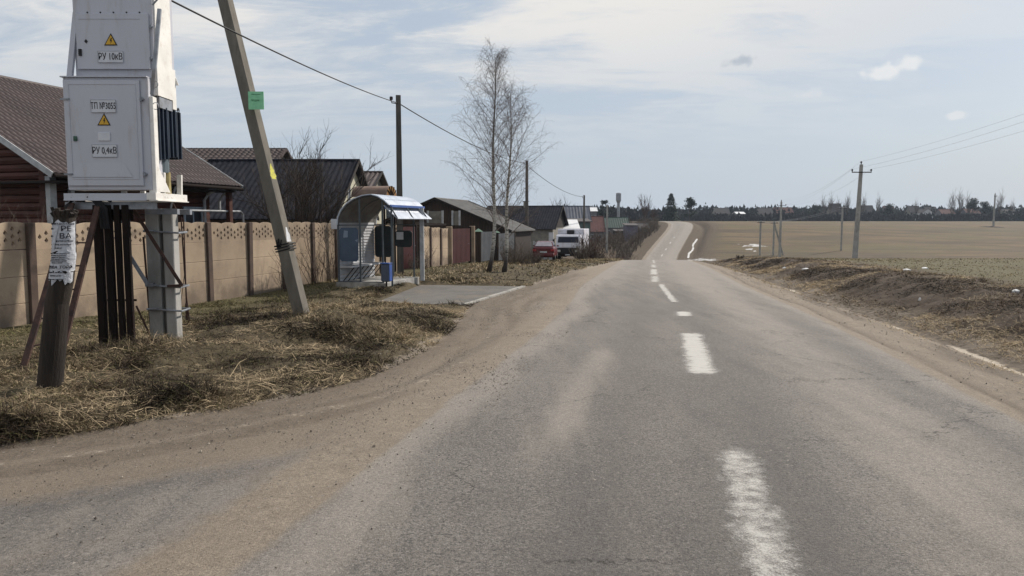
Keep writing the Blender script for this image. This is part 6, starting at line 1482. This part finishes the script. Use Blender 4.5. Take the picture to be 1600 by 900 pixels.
# left verge
X, d = sampleX(700000, lambda d: np.maximum(FLX(d)+.15, -d*.78), lambda d: np.minimum(EDGE(d)+.05, FLX(d)+9), 5, 26, 1.25)
cl1 = fbm(X*1.5, d*1.5, 4, 51); cl2 = fbm(X*.6, d*.6, 3, 61); nearf = sst(3.8, .8, X-FLX(d)); e = EDGE(d)-X
keep = (rng.random(len(X)) < np.clip((cl1-.28)*2.8, .12, 1)*(.35+.65*sst(0,.5,e))*(1-.6*nearf)*(.4+.6*sst(26,12,d))) & (padmask(X, d) < .2)
X, d, cl1, cl2, nearf, e = [q[keep] for q in (X, d, cl1, cl2, nearf, e)]; n = len(X)
print('verge blades', n)
L_ = rng.gamma(2.6, .030, n)*(.45+1.35*sst(.4,.75,cl1))*(1-.55*nearf)+.025; w_ = np.clip(.0022+d*.00032, .003, .011)*rng.uniform(.6,1.4,n)
key = np.clip(1.2-1.35*sst(.35,.7,cl2)+.3*rng.normal(0,.5,n)-.05, 0, 1); c = pal(PAL, n, key); g_ = pal(GRN, n, rng.random(n)); gm = (rng.random(n) < nearf*.75+.18); c[gm] = g_[gm]
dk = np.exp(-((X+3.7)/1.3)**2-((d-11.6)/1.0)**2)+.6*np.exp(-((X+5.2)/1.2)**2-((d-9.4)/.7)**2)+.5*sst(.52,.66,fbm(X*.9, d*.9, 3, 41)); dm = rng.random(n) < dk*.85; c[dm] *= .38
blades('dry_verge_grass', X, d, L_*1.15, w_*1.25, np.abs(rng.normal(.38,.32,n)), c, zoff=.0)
# long flattened straw near the road edge of the verge
X, d = sampleX(26000, lambda d: EDGE(d)-2.6, lambda d: EDGE(d)+.05, 5, 17, 1.2); k = fbm(X*1.1, d*1.1, 3, 71); keep = (rng.random(len(X)) < np.clip((k-.42)*5, 0, 1)); X, d, k = X[keep], d[keep], k[keep]; n = len(X)
blades('flattened_straw', X, d, rng.uniform(.10,.36,n), rng.uniform(.003,.006,n), np.abs(rng.normal(.10,.15,n)), pal(PAL, n, rng.random(n)*.3), zoff=.02, az=2.6+rng.normal(0,.9,n))
# a few stems and sticks
X, d = sampleX(60, lambda d: EDGE(d)-2.5, lambda d: EDGE(d)-.2, 5.5, 14); n = 60
blades('straw_stems', X, d, rng.uniform(.2,.5,n), rng.uniform(.004,.008,n), np.abs(rng.normal(.2,.3,n)), pal(PAL, n, rng.random(n)*.2), zoff=.04)
# left beyond the pad
X, d = sampleX(60000, lambda d: FLX(d)+.3, lambda d: EDGE(d), 24, 75, 1.3); k = fbm(X*.7, d*.5, 3, 81); keep = (rng.random(len(X)) < np.clip((k-.3)*2.5, .05, 1)) & (padmask(X, d) < .1); X, d, k = X[keep], d[keep], k[keep]; n = len(X)
c = pal(PAL, n, np.clip(1-1.3*sst(.35,.65,k), 0, 1)); g_ = pal(GRN, n, rng.random(n)); gm = rng.random(n) < .3; c[gm] = g_[gm]
blades('far_verge_grass', X, d, rng.uniform(.08,.26,n), .008+d*.0006, np.abs(rng.normal(.4,.4,n)), c)
# right bank and plateau
X, d = sampleX(380000, lambda d: XC(d)+3.5, lambda d: XC(d)+8.8, 7, 60, 1.5); s_ = X-XC(d); k = fbm(X*1.2, d*1.2, 4, 91); k2 = fbm(X*.5, d*.5, 3, 93)
keep = rng.random(len(X)) < np.clip((k-.32)*2.6, .02, 1)*(.25*sst(3.5,3.9,s_)*(s_ < 4.25)+sst(4.5,5.0,s_)); X, d, k, k2, s_ = [q[keep] for q in (X, d, k, k2, s_)]; n = len(X)
key = np.clip(.95-1.0*sst(.42,.72,k2)-.25*sst(7,8.6,s_)-.45*sst(5.7,5.0,s_)+.2*rng.normal(0,.6,n), 0, 1)
blades('right_bank_grass', X, d, rng.gamma(3,.032,n)+.03, .003+d*.00034, np.abs(rng.normal(.22,.28,n)), pal(PAL, n, key)*1.25)
X, d = sampleX(150000, lambda d: XC(d)+8.2, lambda d: XC(d)+26+d*.3, 8, 72, 1.4); s_ = X-XC(d); k = fbm(X*.8, d*.5, 4, 95); keep = rng.random(len(X)) < np.clip((k-.25)*2, .1, 1)*(1-.5*sst(10, 20, s_)); X, d, k, s_ = [q[keep] for q in (X, d, k, s_)]; n = len(X)
c = pal(PAL[:5], n, np.clip(.75-.6*sst(.4,.6,k), 0, 1)); g_ = pal(GRN, n, rng.random(n)); gm = rng.random(n) < .62; c[gm] = g_[gm]*np.array([1.5,1.35,1.1])
blades('plateau_grass', X, d, rng.uniform(.04,.13,n), .005+d*.0006, np.abs(rng.normal(.35,.35,n)), c)
# gravel on the shoulders and apron
def pebbles(name, X, d, size, cols):
    n = len(X); z = terrain(X, d)+.008; u = rng.normal(0,1,(n,6,3)); base_ = np.array([[1,0,0],[0,1,0],[-1,0,0],[0,-1,0],[0,0,.8],[0,0,-.5]]); V = base_[None]*(1+.3*u[:,:,:1])*size[:,None,None]
    an = rng.uniform(0,6.28,n); c_, s_ = np.cos(an)[:,None], np.sin(an)[:,None]; V = np.stack([V[...,0]*c_-V[...,1]*s_, V[...,0]*s_+V[...,1]*c_, V[...,2]], -1)+np.stack([X,d,z],1)[:,None]
    f = np.array([[0,1,4],[1,2,4],[2,3,4],[3,0,4],[1,0,5],[2,1,5],[3,2,5],[0,3,5]]); return tri_mesh(name, V[:, f].reshape(-1,3), M['straw'], np.repeat(cols, 8, 0))
n = 30000; d = 3.2+30*rng.random(n)**1.5; X = np.minimum(EDGE(d)+.2, 0)+rng.random(n)*(XC(d)-2.2-np.minimum(EDGE(d)+.2,0)); keep = (X > -d*.8) & (rng.random(n) < np.clip((fbm(X*1.3, d*.8, 4, 123)-.42)*4, .04, 1)) & (rng.random(n) < 1-sst(14, 33, d)); X, d = X[keep], d[keep]; n = len(X)
g3 = np.array([[.20,.17,.14],[.13,.11,.09],[.28,.245,.20],[.085,.07,.06]]); sz = np.clip(rng.gamma(1.5,.0016,n)+.0012+d*.00010, .0015, .014)
pebbles('loose_gravel', X, d, sz, g3[rng.integers(0,4,n)]*rng.uniform(.8,1.2,(n,1)))
n = 900; d = 6+30*rng.random(n)**1.2; X = XC(d)+2.9+rng.random(n)*1.8; pebbles('shoulder_gravel', X, d, np.clip(rng.gamma(1.6,.002,n)+.002+d*.0002,.003,.018), g3[rng.integers(0,4,n)]*rng.uniform(.8,1.2,(n,1)))
# litter and snow crumbs
def scrap(px, py, w_, label, name='litter_scrap', m_=None):
    g_ = G(px, py); r_ = random.Random(px); mb = MB(); n = 7
    top = [Vector((g_.x+math.cos(k*6.28/n)*w_*r_.uniform(.6,1.1), g_.y+math.sin(k*6.28/n)*w_*.7*r_.uniform(.6,1.1), g_.z+r_.uniform(.02,.05))) for k in range(n)]; c_ = Vector((g_.x,g_.y,g_.z+.07))
    mb.add(top+[c_]+[p-Vector((0,0,.06)) for p in top], [(k,(k+1)%n,n) for k in range(n)]+[(k,n+1+k,n+1+(k+1)%n,(k+1)%n) for k in range(n)]); o = mb.build(name, m_ or M['litter']); tag(o, label, 'litter', 'white scraps of litter')
for a in ((1260,421,.22,'white scrap on the bank top near the road, left of the tall pole'),(1226,420,.12,'tiny white scrap left of the other scrap on the bank'),(1587,457,.11,'white scrap on the bank near the right frame edge'),(1445,420,.18,'white scrap in the olive grass right of the tall pole'),(1417,423,.16,'faint white scrap nearer the tall pole in the olive grass'),
          (1437,469,.04,'tiny white scrap low on the dark bank face'),(980,403,.45,'white bag lying beside the road crest on the left')): scrap(*a)
for px, py, w_ in ((1157,404,.35),): 
    g_ = G(px, py); o = shrub(g_, .35, .8, 'small dark tuft standing at the field edge', M['bark'], 44, 30, r=.02, name='dark_tuft')

# ------------------------------------------------------------------ haze
hm = bpy.data.materials.new('pale_haze'); hm.use_nodes = True; ht_ = hm.node_tree; ht_.nodes.clear()
pv = ht_.nodes.new('ShaderNodeVolumePrincipled'); pv.inputs['Color'].default_value = (.68,.82,1,1); pv.inputs['Density'].default_value = .00014; pv.inputs['Anisotropy'].default_value = .3
ho = ht_.nodes.new('ShaderNodeOutputMaterial'); ht_.links.new(pv.outputs[0], ho.inputs['Volume'])
mb = MB(); mb.box(-2600, 2600, -60, 1800, -12, 30); hz_o = mb.build('haze', hm); hz_o['kind'] = 'stuff'
